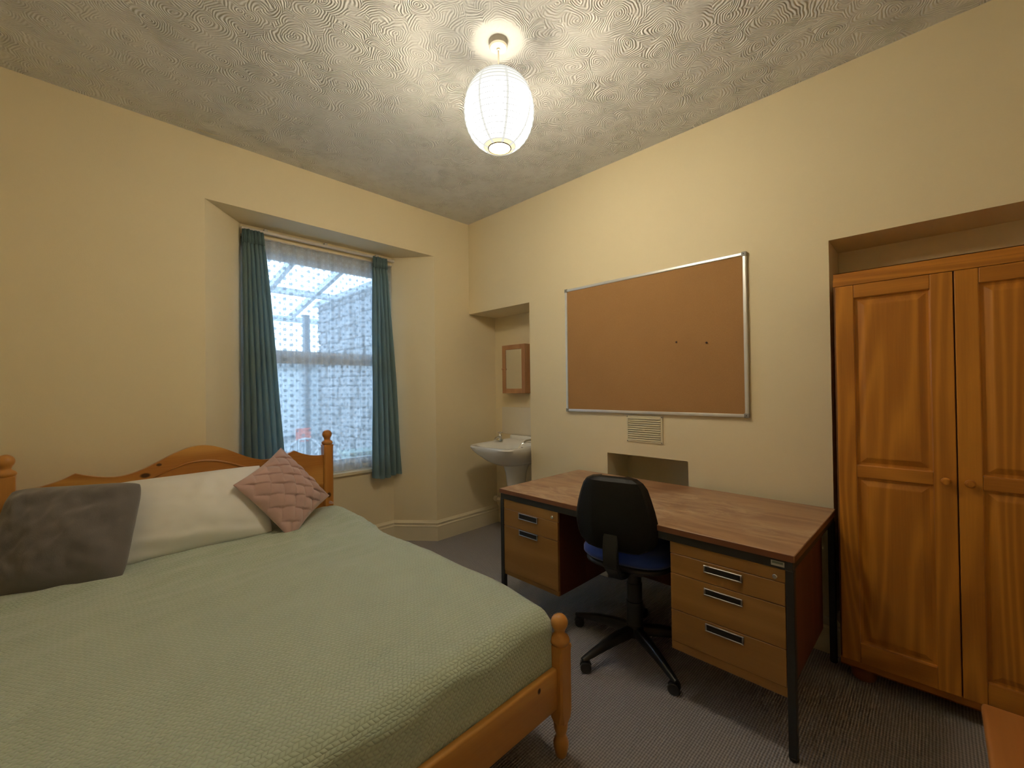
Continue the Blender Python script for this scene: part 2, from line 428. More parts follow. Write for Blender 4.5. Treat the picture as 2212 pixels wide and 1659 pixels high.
def net_mat():
    t = NT('floral_net_lace')
    uv = t.add('ShaderNodeTexCoord').outputs['UV']
    sx = t.n.new('ShaderNodeSeparateXYZ'); t.l.new(uv, sx.inputs[0]); U, V = sx.outputs[0], sx.outputs[1]
    masks = []
    def flower(ox, oy, per, R, pet, depth):
        u = t.math('SUBTRACT', t.math('FRACT', t.math('DIVIDE', t.math('ADD', U, ox), per)), .5)
        v = t.math('SUBTRACT', t.math('FRACT', t.math('DIVIDE', t.math('ADD', V, oy), per)), .5)
        r = t.math('MULTIPLY', t.math('SQRT', t.math('ADD', t.math('MULTIPLY', u, u), t.math('MULTIPLY', v, v))), per)
        a = t.math('ARCTAN2', v, u)
        lim = t.math('MULTIPLY_ADD', t.math('COSINE', t.math('MULTIPLY', a, pet)), depth*R, R)
        m = t.math('MULTIPLY', t.math('LESS_THAN', r, lim), t.math('GREATER_THAN', r, R*.16))
        return m
    P = .075
    m = flower(0, 0, P, .0115, 6.0, .30)
    for ox, oy, R, pet in ((P/2, P/2, .0115, 6.0), (P/2, 0, .0045, 4.0), (0, P/2, .0045, 4.0)):
        m = t.math('MAXIMUM', m, flower(ox, oy, P, R, pet, .3))
    # curling vines between the flowers
    w = t.math('ABSOLUTE', t.math('SINE', t.math('ADD', t.math('MULTIPLY', U, 2*PI/P), t.math('MULTIPLY', t.math('SINE', t.math('MULTIPLY', V, 4*PI/P)), 1.9))))
    m = t.math('MAXIMUM', m, t.math('MULTIPLY', t.math('LESS_THAN', w, .13), .8))
    edge = t.math('LESS_THAN', V, .05)
    m = t.math('MAXIMUM', m, t.math('MULTIPLY', edge, .7))
    op = t.math('MULTIPLY_ADD', m, .40, .52)
    tr = t.add('ShaderNodeBsdfTransparent'); di = t.add('ShaderNodeBsdfDiffuse', None, Color=(.74, .76, .78, 1))
    tl = t.add('ShaderNodeBsdfTranslucent'); t.l.new(t.mix(m, (.86, .89, .92), (.40, .47, .52)), tl.inputs[0])
    cl = t.add('ShaderNodeMixShader', None, _0=.66, _1=di.outputs[0], _2=tl.outputs[0])
    mx = t.add('ShaderNodeMixShader', None, _0=op, _1=tr.outputs[0], _2=cl.outputs[0])
    t.l.new(mx.outputs[0], t.out.inputs[0]); return t.m
M['net'] = net_mat()
bm = BM(); uvl = bm.loops.layers.uv.new('UVMap')
ns, nt = 220, 8; V = []; rnd = random.Random(8)
for j in range(nt+1):
    t_ = j/nt; z = 2.392+(.668-2.392)*t_; row = []
    for i in range(ns+1):
        s = i/ns
        x = BL_+.012+(BR_-BL_-.024)*s
        y = 3.385 + .012*math.sin(s*60+.5*math.sin(s*23)+.3*math.sin(t_*4)) + .007*math.sin(s*141+1)
        row.append((bm.verts.new((x, min(y, 3.425), z)), (x*1.12+.03*math.sin(s*9), z)))
    V.append(row)
for a, b in zip(V, V[1:]):
    for i in range(ns):
        f = bm.faces.new((a[i][0], a[i+1][0], b[i+1][0], b[i][0]))
        for lp, q in zip(f.loops, (a[i][1], a[i+1][1], b[i+1][1], b[i][1])): lp[uvl].uv = q
tag(obj('net_curtain', bm, 'net', None, 'full'), 'white lace net curtain with small flowers hanging across the window', 'net curtain')

# ------------------------------------------------------------------ yard outside
def stone_mat():
    t = NT('rubble_stone'); v = t.vec()
    c = t.mix(t.noise(v, 9, 5, .6), (.16, .165, .175), (.42, .42, .43)); t.col(c); t.p(Roughness=.9)
    t.bump(t.noise(v, 60, 3), .5, .01); return t.m
M['stone'] = stone_mat()
M['mortar'] = plain('lime_mortar', (.27, .275, .28), .95, var=.2)
M['render'] = plain('pale_wall_paint', (.62, .68, .72), .8, var=.06, nscale=4)
M['paving'] = plain('grey_paving', (.36, .375, .39), .9, var=.15, nscale=6)
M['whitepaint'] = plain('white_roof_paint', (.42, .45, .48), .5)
M['grayplastic'] = plain('grey_pipe_plastic', (.13, .145, .16), .5)
bm = BM(); box(bm, -1, 5, 3.6, 7.4, -.13, .0); tag(obj('yard', bm, 'paving'), 'grey paved yard outside the window', 'paving'); bpy.data.objects['yard']['kind'] = 'structure'
sw = thing('stone_wall', 'grey rubble stone wall on the right of the yard outside the window', 'wall', (2.5, 4.6, 0)); sw['kind'] = 'structure'
bm = BM(); box(bm, 2.27, 2.6, 3.62, 5.75, 0, 2.40); obj('wall_core', bm, 'mortar', sw)
rnd = random.Random(3); z = .0; nst = 0
while z < 2.34:
    hh = rnd.uniform(.09, .17); y = 3.63-rnd.uniform(0, .1)
    while y < 5.7:
        ww = rnd.uniform(.12, .30); y1 = min(y+ww-.012, 5.75)
        if y1-max(y, 3.62) > .03:
            bm = BM(); d = rnd.uniform(.015, .05)
            box(bm, 2.275-d, 2.30, max(y, 3.625), y1, z+.006, min(2.4, z+hh-.006), .012, 1)
            for vv in bm.verts: vv.co += Vector((rnd.uniform(-.008, .008), rnd.uniform(-.008, .008), rnd.uniform(-.008, .008)))
            obj('stone', bm, 'stone', sw); nst += 1
        y += ww
    z += hh
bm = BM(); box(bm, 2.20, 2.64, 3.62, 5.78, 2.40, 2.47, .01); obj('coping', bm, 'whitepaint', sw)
bw = thing('yard_wall', 'pale painted wall across the end of the yard outside the window', 'wall', (1.6, 6.0, 0)); bw['kind'] = 'structure'
bm = BM(); box(bm, -1, 4.4, 5.95, 6.15, 0, 1.62); obj('wall_face', bm, 'render', bw)
bm = BM(); box(bm, -1, 4.4, 5.90, 6.18, 1.62, 1.68, .008); obj('coping', bm, 'whitepaint', bw)
bm = BM(); box(bm, -1, 4.4, 5.92, 5.95, .70, .73, .004); obj('ledge', bm, 'grayplastic', bw)
dp = thing('downpipe', 'grey downpipe against the pale yard wall beyond the window', 'pipe', (2.10, 5.86, 0))
bm = BM(); tube(bm, [(2.13, 5.86, 0), (2.13, 5.86, 2.3)], .045); obj('pipe', bm, 'grayplastic', dp, True)
for z in (.5, 1.4):
    bm = BM(); lathe(bm, [(.053, -.02), (.053, .02)], (2.13, 5.86, z)); obj('pipe_clip', bm, 'grayplastic', dp, True)
M['orange'] = plain('orange_sign_face', (.85, .13, .04), .5, var=.05)
bm = BM(); box(bm, 1.97, 2.15, 5.79, 5.80, .66, .83, .012); tag(obj('notice', bm, 'orange'), 'small orange square notice seen low through the net curtain', 'sign')
# lean-to roof of white rafters and glazing
rf = thing('lean_to_roof', 'white rafters of a glazed lean-to roof seen through the upper window', 'roof', (1.7, 4.8, 2.5)); rf['kind'] = 'structure'
def roofz(y): return 2.86-(y-3.62)*.20
for x in (.55, 1.05, 1.55, 2.05, 2.55, 3.05):
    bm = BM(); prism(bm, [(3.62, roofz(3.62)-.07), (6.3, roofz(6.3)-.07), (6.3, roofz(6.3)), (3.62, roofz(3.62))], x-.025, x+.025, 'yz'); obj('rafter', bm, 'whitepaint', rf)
for y in (4.45, 5.3, 6.2):
    bm = BM(); box(bm, .3, 3.3, y-.025, y+.025, roofz(y)-.10, roofz(y)-.03); obj('purlin', bm, 'whitepaint', rf)
def sheet_mat():
    t = NT('clear_roof_sheet'); tr = t.add('ShaderNodeBsdfTransparent', None, Color=(.93, .96, 1, 1)); tl = t.add('ShaderNodeBsdfTranslucent', None, Color=(.8, .85, .9, 1))
    mx = t.add('ShaderNodeMixShader', None, _0=.15, _1=tr.outputs[0], _2=tl.outputs[0]); t.l.new(mx.outputs[0], t.out.inputs[0]); return t.m
M['sheet'] = sheet_mat()
for x in (.55, 1.05, 1.55, 2.05, 2.55):
    bm = BM(); prism(bm, [(3.62, roofz(3.62)+.002), (6.3, roofz(6.3)+.002), (6.3, roofz(6.3)+.008), (3.62, roofz(3.62)+.008)], x+.0, x+.495, 'yz'); obj('roof_sheet', bm, 'sheet', rf)
# white arched garden chairs and a pale box in the yard
def garden_chair(x, y, rz, label):
    t = thing('garden_chair', label, 'chair', (x, y, 0), rz, 'white garden chairs in the yard')
    def L(bm): bm.transform(t.matrix_world); return bm
    bm = BM(); arc = [(-.21, .2, .40)]+[(-.21*math.cos(PI*k/14), .2+.06*math.sin(PI*k/14), .47+.26*math.sin(PI*k/14)) for k in range(15)]+[(.21, .2, .40)]
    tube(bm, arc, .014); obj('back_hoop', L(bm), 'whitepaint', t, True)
    for k in range(-2, 3):
        bm = BM(); tube(bm, [(k*.07, .2, .41), (k*.07, .24, .47+.26*math.sqrt(max(0, 1-(k*.07/.21)**2)))], .008, 6); obj('spindle', L(bm), 'whitepaint', t)
    bm = BM(); box(bm, -.22, .22, -.22, .22, .39, .42, .01); obj('seat', L(bm), 'whitepaint', t)
    for sx in (-.19, .19):
        for sy in (-.19, .19):
            bm = BM(); tube(bm, [(sx, sy, .40), (sx*1.15, sy*1.15, .0)], .014); obj('leg', L(bm), 'whitepaint', t)
garden_chair(1.86, 5.20, math.radians(-22), 'white garden chair with arched back, left one seen low through the net')
garden_chair(1.90, 4.58, math.radians(-28), 'white garden chair with arched back, seen just right of the bed post')
M['palegreen'] = plain('pale_green_plastic', (.24, .32, .29), .5); M['ink'] = plain('dark_print', (.05, .06, .07), .6)
bx = thing('storage_box', 'pale green box lettered IN standing in the yard behind the net', 'box', (1.98, 3.98, 0))
bm = BM(); box(bm, 1.80, 2.14, 3.88, 4.1, 0, .70, .012); obj('box_body', bm, 'palegreen', bx)
bm = BM(); box(bm, 1.78, 2.16, 3.86, 4.12, .70, .73, .008); obj('box_lid', bm, 'palegreen', bx)
def stroke(bm, o, ax, az, a, b, w, n, th=.001):
    """one straight printed stroke from a to b on a plane with axes ax, az"""
    o = Vector(o); A = o+Vector(ax)*a[0]+Vector(az)*a[1]; B = o+Vector(ax)*b[0]+Vector(az)*b[1]
    d = (B-A).normalized(); s = d.cross(Vector(n)).normalized()*w/2; nn = Vector(n)*th
    vs = [bm.verts.new(q) for q in (A-s, B-s, B+s, A+s)]; vt = [bm.verts.new(q.co+nn) for q in vs]
    bm.faces.new(vt)
    for i in range(4): bm.faces.new((vs[i], vs[(i+1) % 4], vt[(i+1) % 4], vt[i]))
bm = BM()
for a, b in (((0, 0), (0, .07)), ((.03, 0), (.03, .07)), ((.03, .07), (.07, 0)), ((.07, 0), (.07, .07))):
    stroke(bm, (2.02, 3.8795, .55), (1, 0, 0), (0, 0, 1), a, b, .011, (0, -1, 0))
obj('lettering', bm, 'ink', bx)

# ------------------------------------------------------------------ woods
M['pine'] = wood('orange_pine', (.52, .215, .042), (.80, .42, .11), 'x', 5, .33, 8, spec=.5)
KNOTS = ((-.182, .941, .927, .012, .008), (-.238, .941, .879, .022, .013), (.24, .941, .925, .009, .006), (.62, .941, .70, .012, .018))
M['pine_board'] = wood('orange_pine_board', (.42, .155, .028), (.80, .42, .11), 'x', 6, .33, 7,
    knots=KNOTS)
M['pine_v'] = wood('orange_pine_upright', (.48, .185, .04), (.72, .35, .09), 'z', 5, .3, 8, spec=.5, knots=((.707, .924, .605, .014, .018),))
M['pine_rail'] = wood('orange_pine_rail', (.58, .25, .05), (.82, .43, .11), 'x', 4, .33, 9, knots=((.589, -1.045, .297, .008, .010),))
# ------------------------------------------------------------------ bed
BX0, BX1, YH, YF = -.222, 1.212, 2.955, .968
bed = thing('bed', 'orange pine double bed frame with arched headboard and ball topped posts', 'bed', (.495, 2.0, 0))
cx = (BX0+BX1)/2
def hz(x):
    """top outline of the headboard"""
    d = abs(x-cx); W2 = (BX1-BX0)/2-.03
    if d < .497:
        k = d/.497
        if k < .70: return .888+.122*(.5+.5*math.cos(PI*k/.70)) - .012*math.sin(PI*k/.7)*0
        return .888+.040*((k-.70)/.30)**1.7
    k = (d-.497)/(W2-.497)
    return .928-.052*math.sin(PI/2*min(1, k*1.15))**.8
N = 120; x0, x1 = BX0+.028, BX1-.028
poly = [(x0+(x1-x0)*i/N, hz(x0+(x1-x0)*i/N)) for i in range(N+1)]+[(x1, .34), (x0, .34)]
bm = BM(); prism(bm, poly, YH-.014, YH+.014, 'xz', .004)
hb = obj('headboard', bm, 'pine_board', bed, True, edge=25)
bm = BM()
gp = [(x, YH-.0150, .80+.125*(.5+.5*math.cos(PI*min(1, abs(x-cx)/.42)))) for x in [cx-.50+1.0*i/60 for i in range(61)]]
tube(bm, gp, .0055, 8); sub('routed_bead', bm, 'pine_board', hb, bed, True)
def post(name, x, y, half, ztop, zsq1, zsq0, mat, foot=True):
    """square chamfered post with turned ball top and turned foot"""
    rb = half*1.0
    bm = BM()
    def ring(z, h, ch):
        c = [(h-ch, -h), (h, -h+ch), (h, h-ch), (h-ch, h), (-h+ch, h), (-h, h-ch), (-h, -h+ch), (-h+ch, -h)]
        return [bm.verts.new((x+a, y+b, z)) for a, b in c]
    rs = []
    L = ztop-zsq1
    seq = [(zsq0, half*.80, half*.46), (zsq0+.02, half, half*.42), (zsq0+.045, half, half*.24), (zsq0+.055, half, half*.22), (zsq1-.030, half, half*.22), (zsq1-.016, half, half*.16), (zsq1-.009, half, half*.05), (zsq1-.002, half*.99, half*.05), (zsq1, half*.90, half*.2)]
    rs = [ring(*q) for q in seq]
    for a, b in zip(rs, rs[1:]):
        for i in range(8): bm.faces.new((a[i], a[(i+1) % 8], b[(i+1) % 8], b[i]))
    bm.faces.new(rs[0]); bm.faces.new(rs[-1])
    p = obj(name, bm, mat, bed, True, edge=28)
    bm = BM(); zc = ztop-rb; z0 = zsq1-.004; zb = zc-rb
    hh = zb-z0
    prof = [(half*.85, z0), (half*1.0, z0+.10*hh), (half*1.16, z0+.28*hh), (half*1.18, z0+.42*hh), (half*1.04, z0+.62*hh), (half*.80, z0+.74*hh), (half*.66, z0+.86*hh), (half*.62, z0+.96*hh)]
    a0 = math.asin(.60)
    prof += [(max(.0005, rb*math.sin(a)), zc-rb*math.cos(a)) for a in [a0+(PI-a0)*i/14 for i in range(1, 15)]]
    lathe(bm, prof, (x, y, 0), 28); sub('ball_finial', bm, mat, p, bed, True)
    if foot:
        bm = BM(); f = half
        lathe(bm, [(f*.55, 0), (f*.68, .006), (f*.88, .035), (f*.9, .05), (f*.72, .066), (f*.6, .074), (f*.62, .08), (f*.8, zsq0*.8), (f*.86, zsq0+.002)], (x, y, 0), 28)
        sub('turned_foot', bm, mat, p, bed, True)
    return p
post('foot_post', BX1, YF, .0305, .502, .397, .122, 'pine_v')
post('foot_post', BX0, YF, .0305, .502, .397, .122, 'pine_v')
post('head_post', BX1-.008, YH, .031, 1.043, .945, .122, 'pine_v')
post('head_post', BX0+.004, YH, .031, 1.043, .945, .122, 'pine_v')
bm = BM(); box(bm, BX0+.028, BX1-.028, YF-.013, YF+.013, .183, .325, .008, 3); obj('foot_rail', bm, 'pine_rail', bed, True)
for x in (BX0, BX1-.0):
    bm = BM(); box(bm, x-.013, x+.013, YF+.028, YH-.028, .183, .315, .006); obj('side_rail', bm, 'pine_v', bed)
bm = BM()
for k in range(13): box(bm, BX0+.013, BX1-.013, 1.06+k*.15, 1.13+k*.15, .24, .258)
ob = obj('slats', bm, 'pine', bed); ob['kind'] = 'stuff'
M['ticking'] = cloth('mattress_ticking', (.6, .58, .52))
bm = BM(); box(bm, BX0+.05, BX1-.045, 1.02, 2.92, .26, .485, .04, 4); tag(obj('mattress', bm, 'ticking', None, True), 'double mattress on the bed, hidden under the green blanket', 'mattress')

def blanket_mat():
    t = NT('sage_fleece'); uv = t.add('ShaderNodeTexCoord').outputs['UV']
    wv = t.add('ShaderNodeTexNoise', None, Vector=uv, Scale=14.0, Detail=2.0)
    of = t.add('ShaderNodeVectorMath', {'operation': 'SCALE'}, _0=wv.outputs[1], Scale=.02)
    uv2 = t.add('ShaderNodeVectorMath', {'operation': 'ADD'}, _0=uv, _1=of.outputs[0]).outputs[0]
    sx = t.n.new('ShaderNodeSeparateXYZ'); t.l.new(uv2, sx.inputs[0]); U, V = sx.outputs[0], sx.outputs[1]
    P = .0115
    row = t.math('FLOOR', t.math('DIVIDE', V, P))
    par = t.math('SUBTRACT', t.math('MULTIPLY', t.math('FRACT', t.math('MULTIPLY', row, .5)), 4.0), 1.0)
    fv = t.math('FRACT', t.math('DIVIDE', V, P))
    ph = t.math('ADD', t.math('DIVIDE', U, P*1.25), t.math('MULTIPLY', t.math('MULTIPLY', par, fv), .5))
    hu = t.math('ABSOLUTE', t.math('SINE', t.math('MULTIPLY', ph, PI)))
    hv = t.math('SINE', t.math('MULTIPLY', fv, PI))
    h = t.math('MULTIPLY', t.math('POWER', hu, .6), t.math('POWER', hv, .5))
    n = t.noise(uv, 700, 3)
    big = t.noise(uv, 5.5, 4, .6)
    c = t.mix(big, (.55, .665, .54), (.69, .81, .68))
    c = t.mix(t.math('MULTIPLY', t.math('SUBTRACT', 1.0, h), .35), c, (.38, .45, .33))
    t.col(c); t.p(Roughness=.9, Specular_IOR_Level=.15, Sheen_Weight=.9, Sheen_Roughness=.4)
    t.bump(t.math('ADD', h, t.math('MULTIPLY', n, .35)), .75, .004)
    return t.m
M['blanket'] = blanket_mat()
def blanket():
    bm = BM(); uvl = bm.loops.layers.uv.new('UVMap')
    R = .07; TOP = .515; drop = .24
    xa, xb = BX0+.03, 1.165      # flat part limits
    ya, yb = 1.052, 2.90
    L = R*PI/2
    us = []; n = 120; ext = L+drop
    aa = [xa-.06+(xb+ext-xa+.06)*i/n for i in range(n+1)]
    bb = [ya-ext+(yb+.02-ya+ext)*j/150 for j in range(151)]
    V = []
    for b in bb:
        row = []
        for a in aa:
            da = max(0, a-xb)+min(0, a-xa); db = min(0, b-ya)
            d = math.hypot(da, db)
            px, py = max(xa, min(xb, a)), max(ya, b)
            if d > 1e-6:
                ux, uy = da/d, db/d
                if d < L: h = R*math.sin(d/R); v = R*(1-math.cos(d/R))
                else: h = R; v = R+(d-L)
                px += ux*h; py += uy*h; z = TOP-v
                if db and da > 0: px -= .0; 
            else: z = TOP
            # crown and bagginess of the made bed
            cr = 1-((a-cx)/.75)**2
            z += .010*cr*(1 if d < L else 0)*min(1, max(0, (b-ya+.1)/.3))
            wx = noise.noise(Vector((a*2.2, b*1.6, 3)))*.014 + noise.noise(Vector((a*5, b*4, 9)))*.006
            # long soft folds fanning from the pillows
            head = max(0, min(1, (b-1.7)/.8))*max(.15, min(1, (2.72-b)/.15))
            fold = (.022*noise.noise(Vector((a*2.2+b*1.1, b*9-a*1.5, 1)))+.010*noise.noise(Vector((a*5+b*2, b*21-a*3, 5))))*head
            if d < L*.7: z += wx+fold
            # gathered ridge at the corner by the head post
            g = math.exp(-(((a-1.16)/.09)**2+((b-2.72)/.22)**2))
            z += g*.055*(1 if d < L else .3)
            z += .020*math.exp(-(((a-.95)/.05)**2+((b-2.42-.5*(a-.95))/.16)**2)) - .012*math.exp(-(((a-.88)/.04)**2+((b-2.4)/.15)**2))
            # side bulge: mattress edge sags outward along its length
            if da > 0:
                k = math.sin(PI*max(0, min(1, (b-1.05)/1.9)))
                px += (.035*min(1, k*1.6)+.008*math.sin(b*11))*min(1, da/.05)
            if db < 0 and d > L*.8: py += .004*math.sin(a*19)
            row.append((bm.verts.new((px, py, z)), (a, b)))
        V.append(row)
    for r0_, r1_ in zip(V, V[1:]):
        for i in range(n):
            f = bm.faces.new((r0_[i][0], r0_[i+1][0], r1_[i+1][0], r1_[i][0]))
            for lp, q in zip(f.loops, (r0_[i][1], r0_[i+1][1], r1_[i+1][1], r1_[i][1])): lp[uvl].uv = q
    return bm
tag(obj('blanket', blanket(), 'blanket', None, 'full'), 'sage green waffle fleece blanket spread over the whole bed', 'blanket')

# ------------------------------------------------------------------ pillows and cushions
def cushion_bm(c, eu, ev, hu, hv, T, n=56, edge=.06, pw=.5, seed=0, wr=.006, fn=None, sag=0, rc=.03):
    c = Vector(c); eu = Vector(eu).normalized(); ev = Vector(ev); ev = (ev-eu*ev.dot(eu)).normalized(); nn = eu.cross(ev).normalized()
    bm = BM(); grids = []
    for sgn in (1, -1):
        g = []
        for j in range(n+1):
            row = []
            for i in range(n+1):
                u = -1+2*i/n; v = -1+2*j/n
                u = math.sin(u*PI/2)*.35+u*.65; v = math.sin(v*PI/2)*.35+v*.65
                rnd_ = 1-rc*(u*u*v*v)**2; px = hu*u*rnd_*(1-edge*(1-v*v)); py = hv*v*rnd_*(1-edge*(1-u*u))
                b = max(0, (1-u*u)*(1-v*v))
                h = T*b**pw
                w = wr*noise.noise(Vector((u*2.3+seed, v*2.3, sgn)))*min(1, b*4)+wr*.6*noise.noise(Vector((u*6+seed, v*5, sgn+4)))*min(1, b*3)
                if fn: w += fn(u, v)*min(1, b*5) if sgn == 1 else 0
                row.append(c+eu*px+ev*(py-sag*(1-u*u)*(1+v)*.5)+nn*sgn*(h+w if b > 0 else 0))
            g.append(row)
        grids.append(g)
    V = [[bm.verts.new(p) for p in r] for r in grids[0]]
    B = [[V[j][i] if i in (0, n) or j in (0, n) else bm.verts.new(grids[1][j][i]) for i in range(n+1)] for j in range(n+1)]
    for G in (V, B):
        for a, b in zip(G, G[1:]):
            for i in range(n): bm.faces.new((a[i], a[i+1], b[i+1], b[i]))
    return bm
M['white_cotton'] = cloth('white_pillow_cotton', (.91, .89, .86), .85, 600, .12, .1, .03)
M['grey_plush'] = cloth('charcoal_plush', (.175, .158, .155), .95, 350, .7, .5, .18)
M['pink'] = cloth('dusty_pink_velvet', (.56, .37, .335), .8, 500, .2, .45, .16)
# white pillow leaning on the headboard (bottom edge forward)
bl, br, tl_, trr = Vector((.10, 2.69, .535)), Vector((.81, 2.68, .54)), Vector((.14, 2.885, .83)), Vector((.70, 2.885, .812))
def wp(u, v): return .010*math.exp(-((u-.1-.25*(v-.5))/.09)**2)*max(0, 1-abs(v-.45)*2)+.006*math.sin(v*14+u*3)*math.exp(-((v+.75)/.2)**2)
pw_ = cushion_bm((bl+br+tl_+trr)/4+Vector((0, -.018, .016)), br-bl, tl_-bl, .350, .215, .125, seed=2, edge=.045, pw=.62, wr=.007, fn=wp, rc=.05)
tag(obj('pillow', pw_, 'white_cotton', None, 'full'), 'plump white pillow leaning on the headboard between grey and pink cushions', 'pillow')
bl, br, trr, tl_ = Vector((-.26, 2.79, .545)), Vector((.105, 2.56, .535)), Vector((.268, 2.745, .862)), Vector((-.175, 2.86, .868))
def gp_(u, v): return .010*math.sin((v-.1*u)*9)*math.exp(-((v-.75)/.25)**2)
pg = cushion_bm((bl+br+tl_+trr)/4+Vector((-.012, -.05, -.005)), (br-bl)+(trr-tl_), (tl_-bl)+(trr-br), .242, .228, .105, seed=5, edge=.035, pw=.6, wr=.02, fn=gp_, rc=.09)
tag(obj('plush_cushion', pg, 'grey_plush', None, 'full'), 'dark grey plush cushion propped at the left end of the bed', 'cushion')
L_, B_, T_, R_ = Vector((.622, 2.72, .828)), Vector((.832, 2.60, .522)), Vector((.895, 2.92, .925)), Vector((1.172, 2.80, .588))
def lattice(u, v):
    p = (u+v)*2.15; q = (u-v)*2.15
    fp, fq = p-math.floor(p), q-math.floor(q)
    par = (math.floor(p)+math.floor(q)) % 2
    k = fp if par else fq
    h = .016*(k**.8) + .012*math.sin(PI*fp)**.5*math.sin(PI*fq)**.5
    return h-.012
pk = thing('woven_cushion', 'dusty pink cushion with woven pintuck squares standing on one corner', 'cushion', (.86, 2.72, .52))
bmk = cushion_bm((L_+B_+T_+R_)/4+Vector((-.012, -.035, .008)), (B_-L_)+(R_-T_), (T_-L_)+(R_-B_), .220, .220, .088, n=130, seed=9, edge=.10, pw=.66, wr=.005, fn=lattice)
obj('cover', bmk, 'pink', pk, 'full')
for q, d in ((T_, (-.02, .01, .025)), (B_, (-.005, -.01, -.02)), (R_, (.02, 0, .0))):
    bm = BM(); q2 = q+Vector((-.012, -.03, 0)); c3 = (L_+B_+T_+R_)/4+Vector((-.012, -.03, 0)); q2 = c3+(q2-c3)*1.0
    dd = (q2-c3).normalized()
    tube(bm, [q2-dd*.02, q2, q2+dd*.008], [.010, .007, .003], 8); obj('corner_tip', bm, 'pink', pk, True)

# ------------------------------------------------------------------ desk
dk_rz = -math.atan(.016)
O = Vector((1.737, .352, 0))
M['teak'] = wood('teak_laminate_top', (.135, .052, .027), (.275, .128, .068), 'y', 7, .35, 6, spec=.45, fine=.5)
def worn_top():
    t = NT('worn_teak_top'); v = t.vec((1, .16, 1))
    n = t.noise(v, 5, 3, .5, .5)
    g = t.math('MULTIPLY_ADD', t.math('SINE', t.math('MULTIPLY', n, 42)), .5, .5)
    c = t.mix(g, (.28, .135, .07), (.41, .225, .12))
    n2 = t.noise(t.vec((140, 5, 140)), 1, 2); c = t.mix(t.math('MULTIPLY', n2, .35), c, (.48, .29, .165))
    sm = t.ramp(t.noise(t.vec((1.6, .7, 1)), 8, 6, .68, 1.4), [(.42, (0, 0, 0)), (.62, (1, 1, 1))])
    sm2 = t.ramp(t.noise(t.vec(), 2.1, 2), [(.33, (0, 0, 0)), (.52, (1, 1, 1))])
    k = t.math('MULTIPLY', sm, sm2)
    c = t.mix(t.math('MULTIPLY', k, .8), c, (.62, .46, .31))      # rubbed, dusty patches
    t.col(c); t.set(t.b.inputs['Roughness'], t.math('MULTIPLY_ADD', k, .2, .33)); t.p(Specular_IOR_Level=.45)
    return t.m
M['desktop'] = worn_top()
M['teak_edge'] = wood('teak_edge', (.17, .058, .027), (.25, .095, .045), 'y', 5, .4, 9)
M['teak_front'] = wood('teak_drawer_front', (.32, .155, .042), (.45, .24, .072), 'y', 6, .42, 7, fine=.4)
M['teak_side'] = wood('dark_teak_side', (.11, .034, .018), (.19, .065, .032), 'z', 6, .45, 8)
M['steel_dark'] = plain('dark_grey_steel', (.035, .036, .037), .45, .3, var=.1)
M['chrome'] = plain('chrome', (.75, .75, .73), .2, 1.0, var=.03)
M['handle_in'] = plain('black_handle_recess', (.012, .011, .011), .5)
M['steel_worn'] = plain('worn_steel_rim', (.42, .41, .40), .32, 1.0)
desk = thing('desk', 'wide teak office desk with dark steel frame and two drawer pedestals', 'desk', O, dk_rz)
DW = desk.matrix_world
DL, DD, ZT = 1.493, .785, .718
def D(bm): bm.transform(DW); return bm
bm = BM(); box(bm, 0, DD, 0, DL, ZT-.0255, ZT, .0015, 1); o_ = obj('desk_top', D(bm), 'desktop', desk)
bm = BM(); box(bm, -.0012, .0, .002, DL-.002, ZT-.0245, ZT-.0018); box(bm, .002, DD-.002, -.0012, 0, ZT-.0245, ZT-.0018); box(bm, .002, DD-.002, DL, DL+.0012, ZT-.0245, ZT-.0018)
sub('edge_band', D(bm), 'teak_edge', o_, desk)
bm = BM(); z0, z1 = .660, ZT-.0256
box(bm, .004, .028, .006, DL-.006, z0, z1, .001, 1); box(bm, DD-.03, DD-.006, .006, DL-.006, z0, z1, .001, 1)
box(bm, .028, DD-.03, .006, .030, z0, z1, .001, 1); box(bm, .028, DD-.03, DL-.030, DL-.006, z0, z1, .001, 1)
fr = obj('steel_frame', D(bm), 'steel_dark', desk)
for x in (.004, DD-.03):
    for y in (.003, DL-.029):
        bm = BM(); box(bm, x, x+.026, y, y+.026, .012, z0+.0005, .0015, 1); lg = obj('leg', D(bm), 'steel_dark', desk)
        bm = BM(); lathe(bm, [(.012, 0), (.0155, .004), (.0155, .012), (.012, .014)], (x+.013, y+.013, 0)); sub('glide', D(bm), 'handle_in', lg, desk, True)
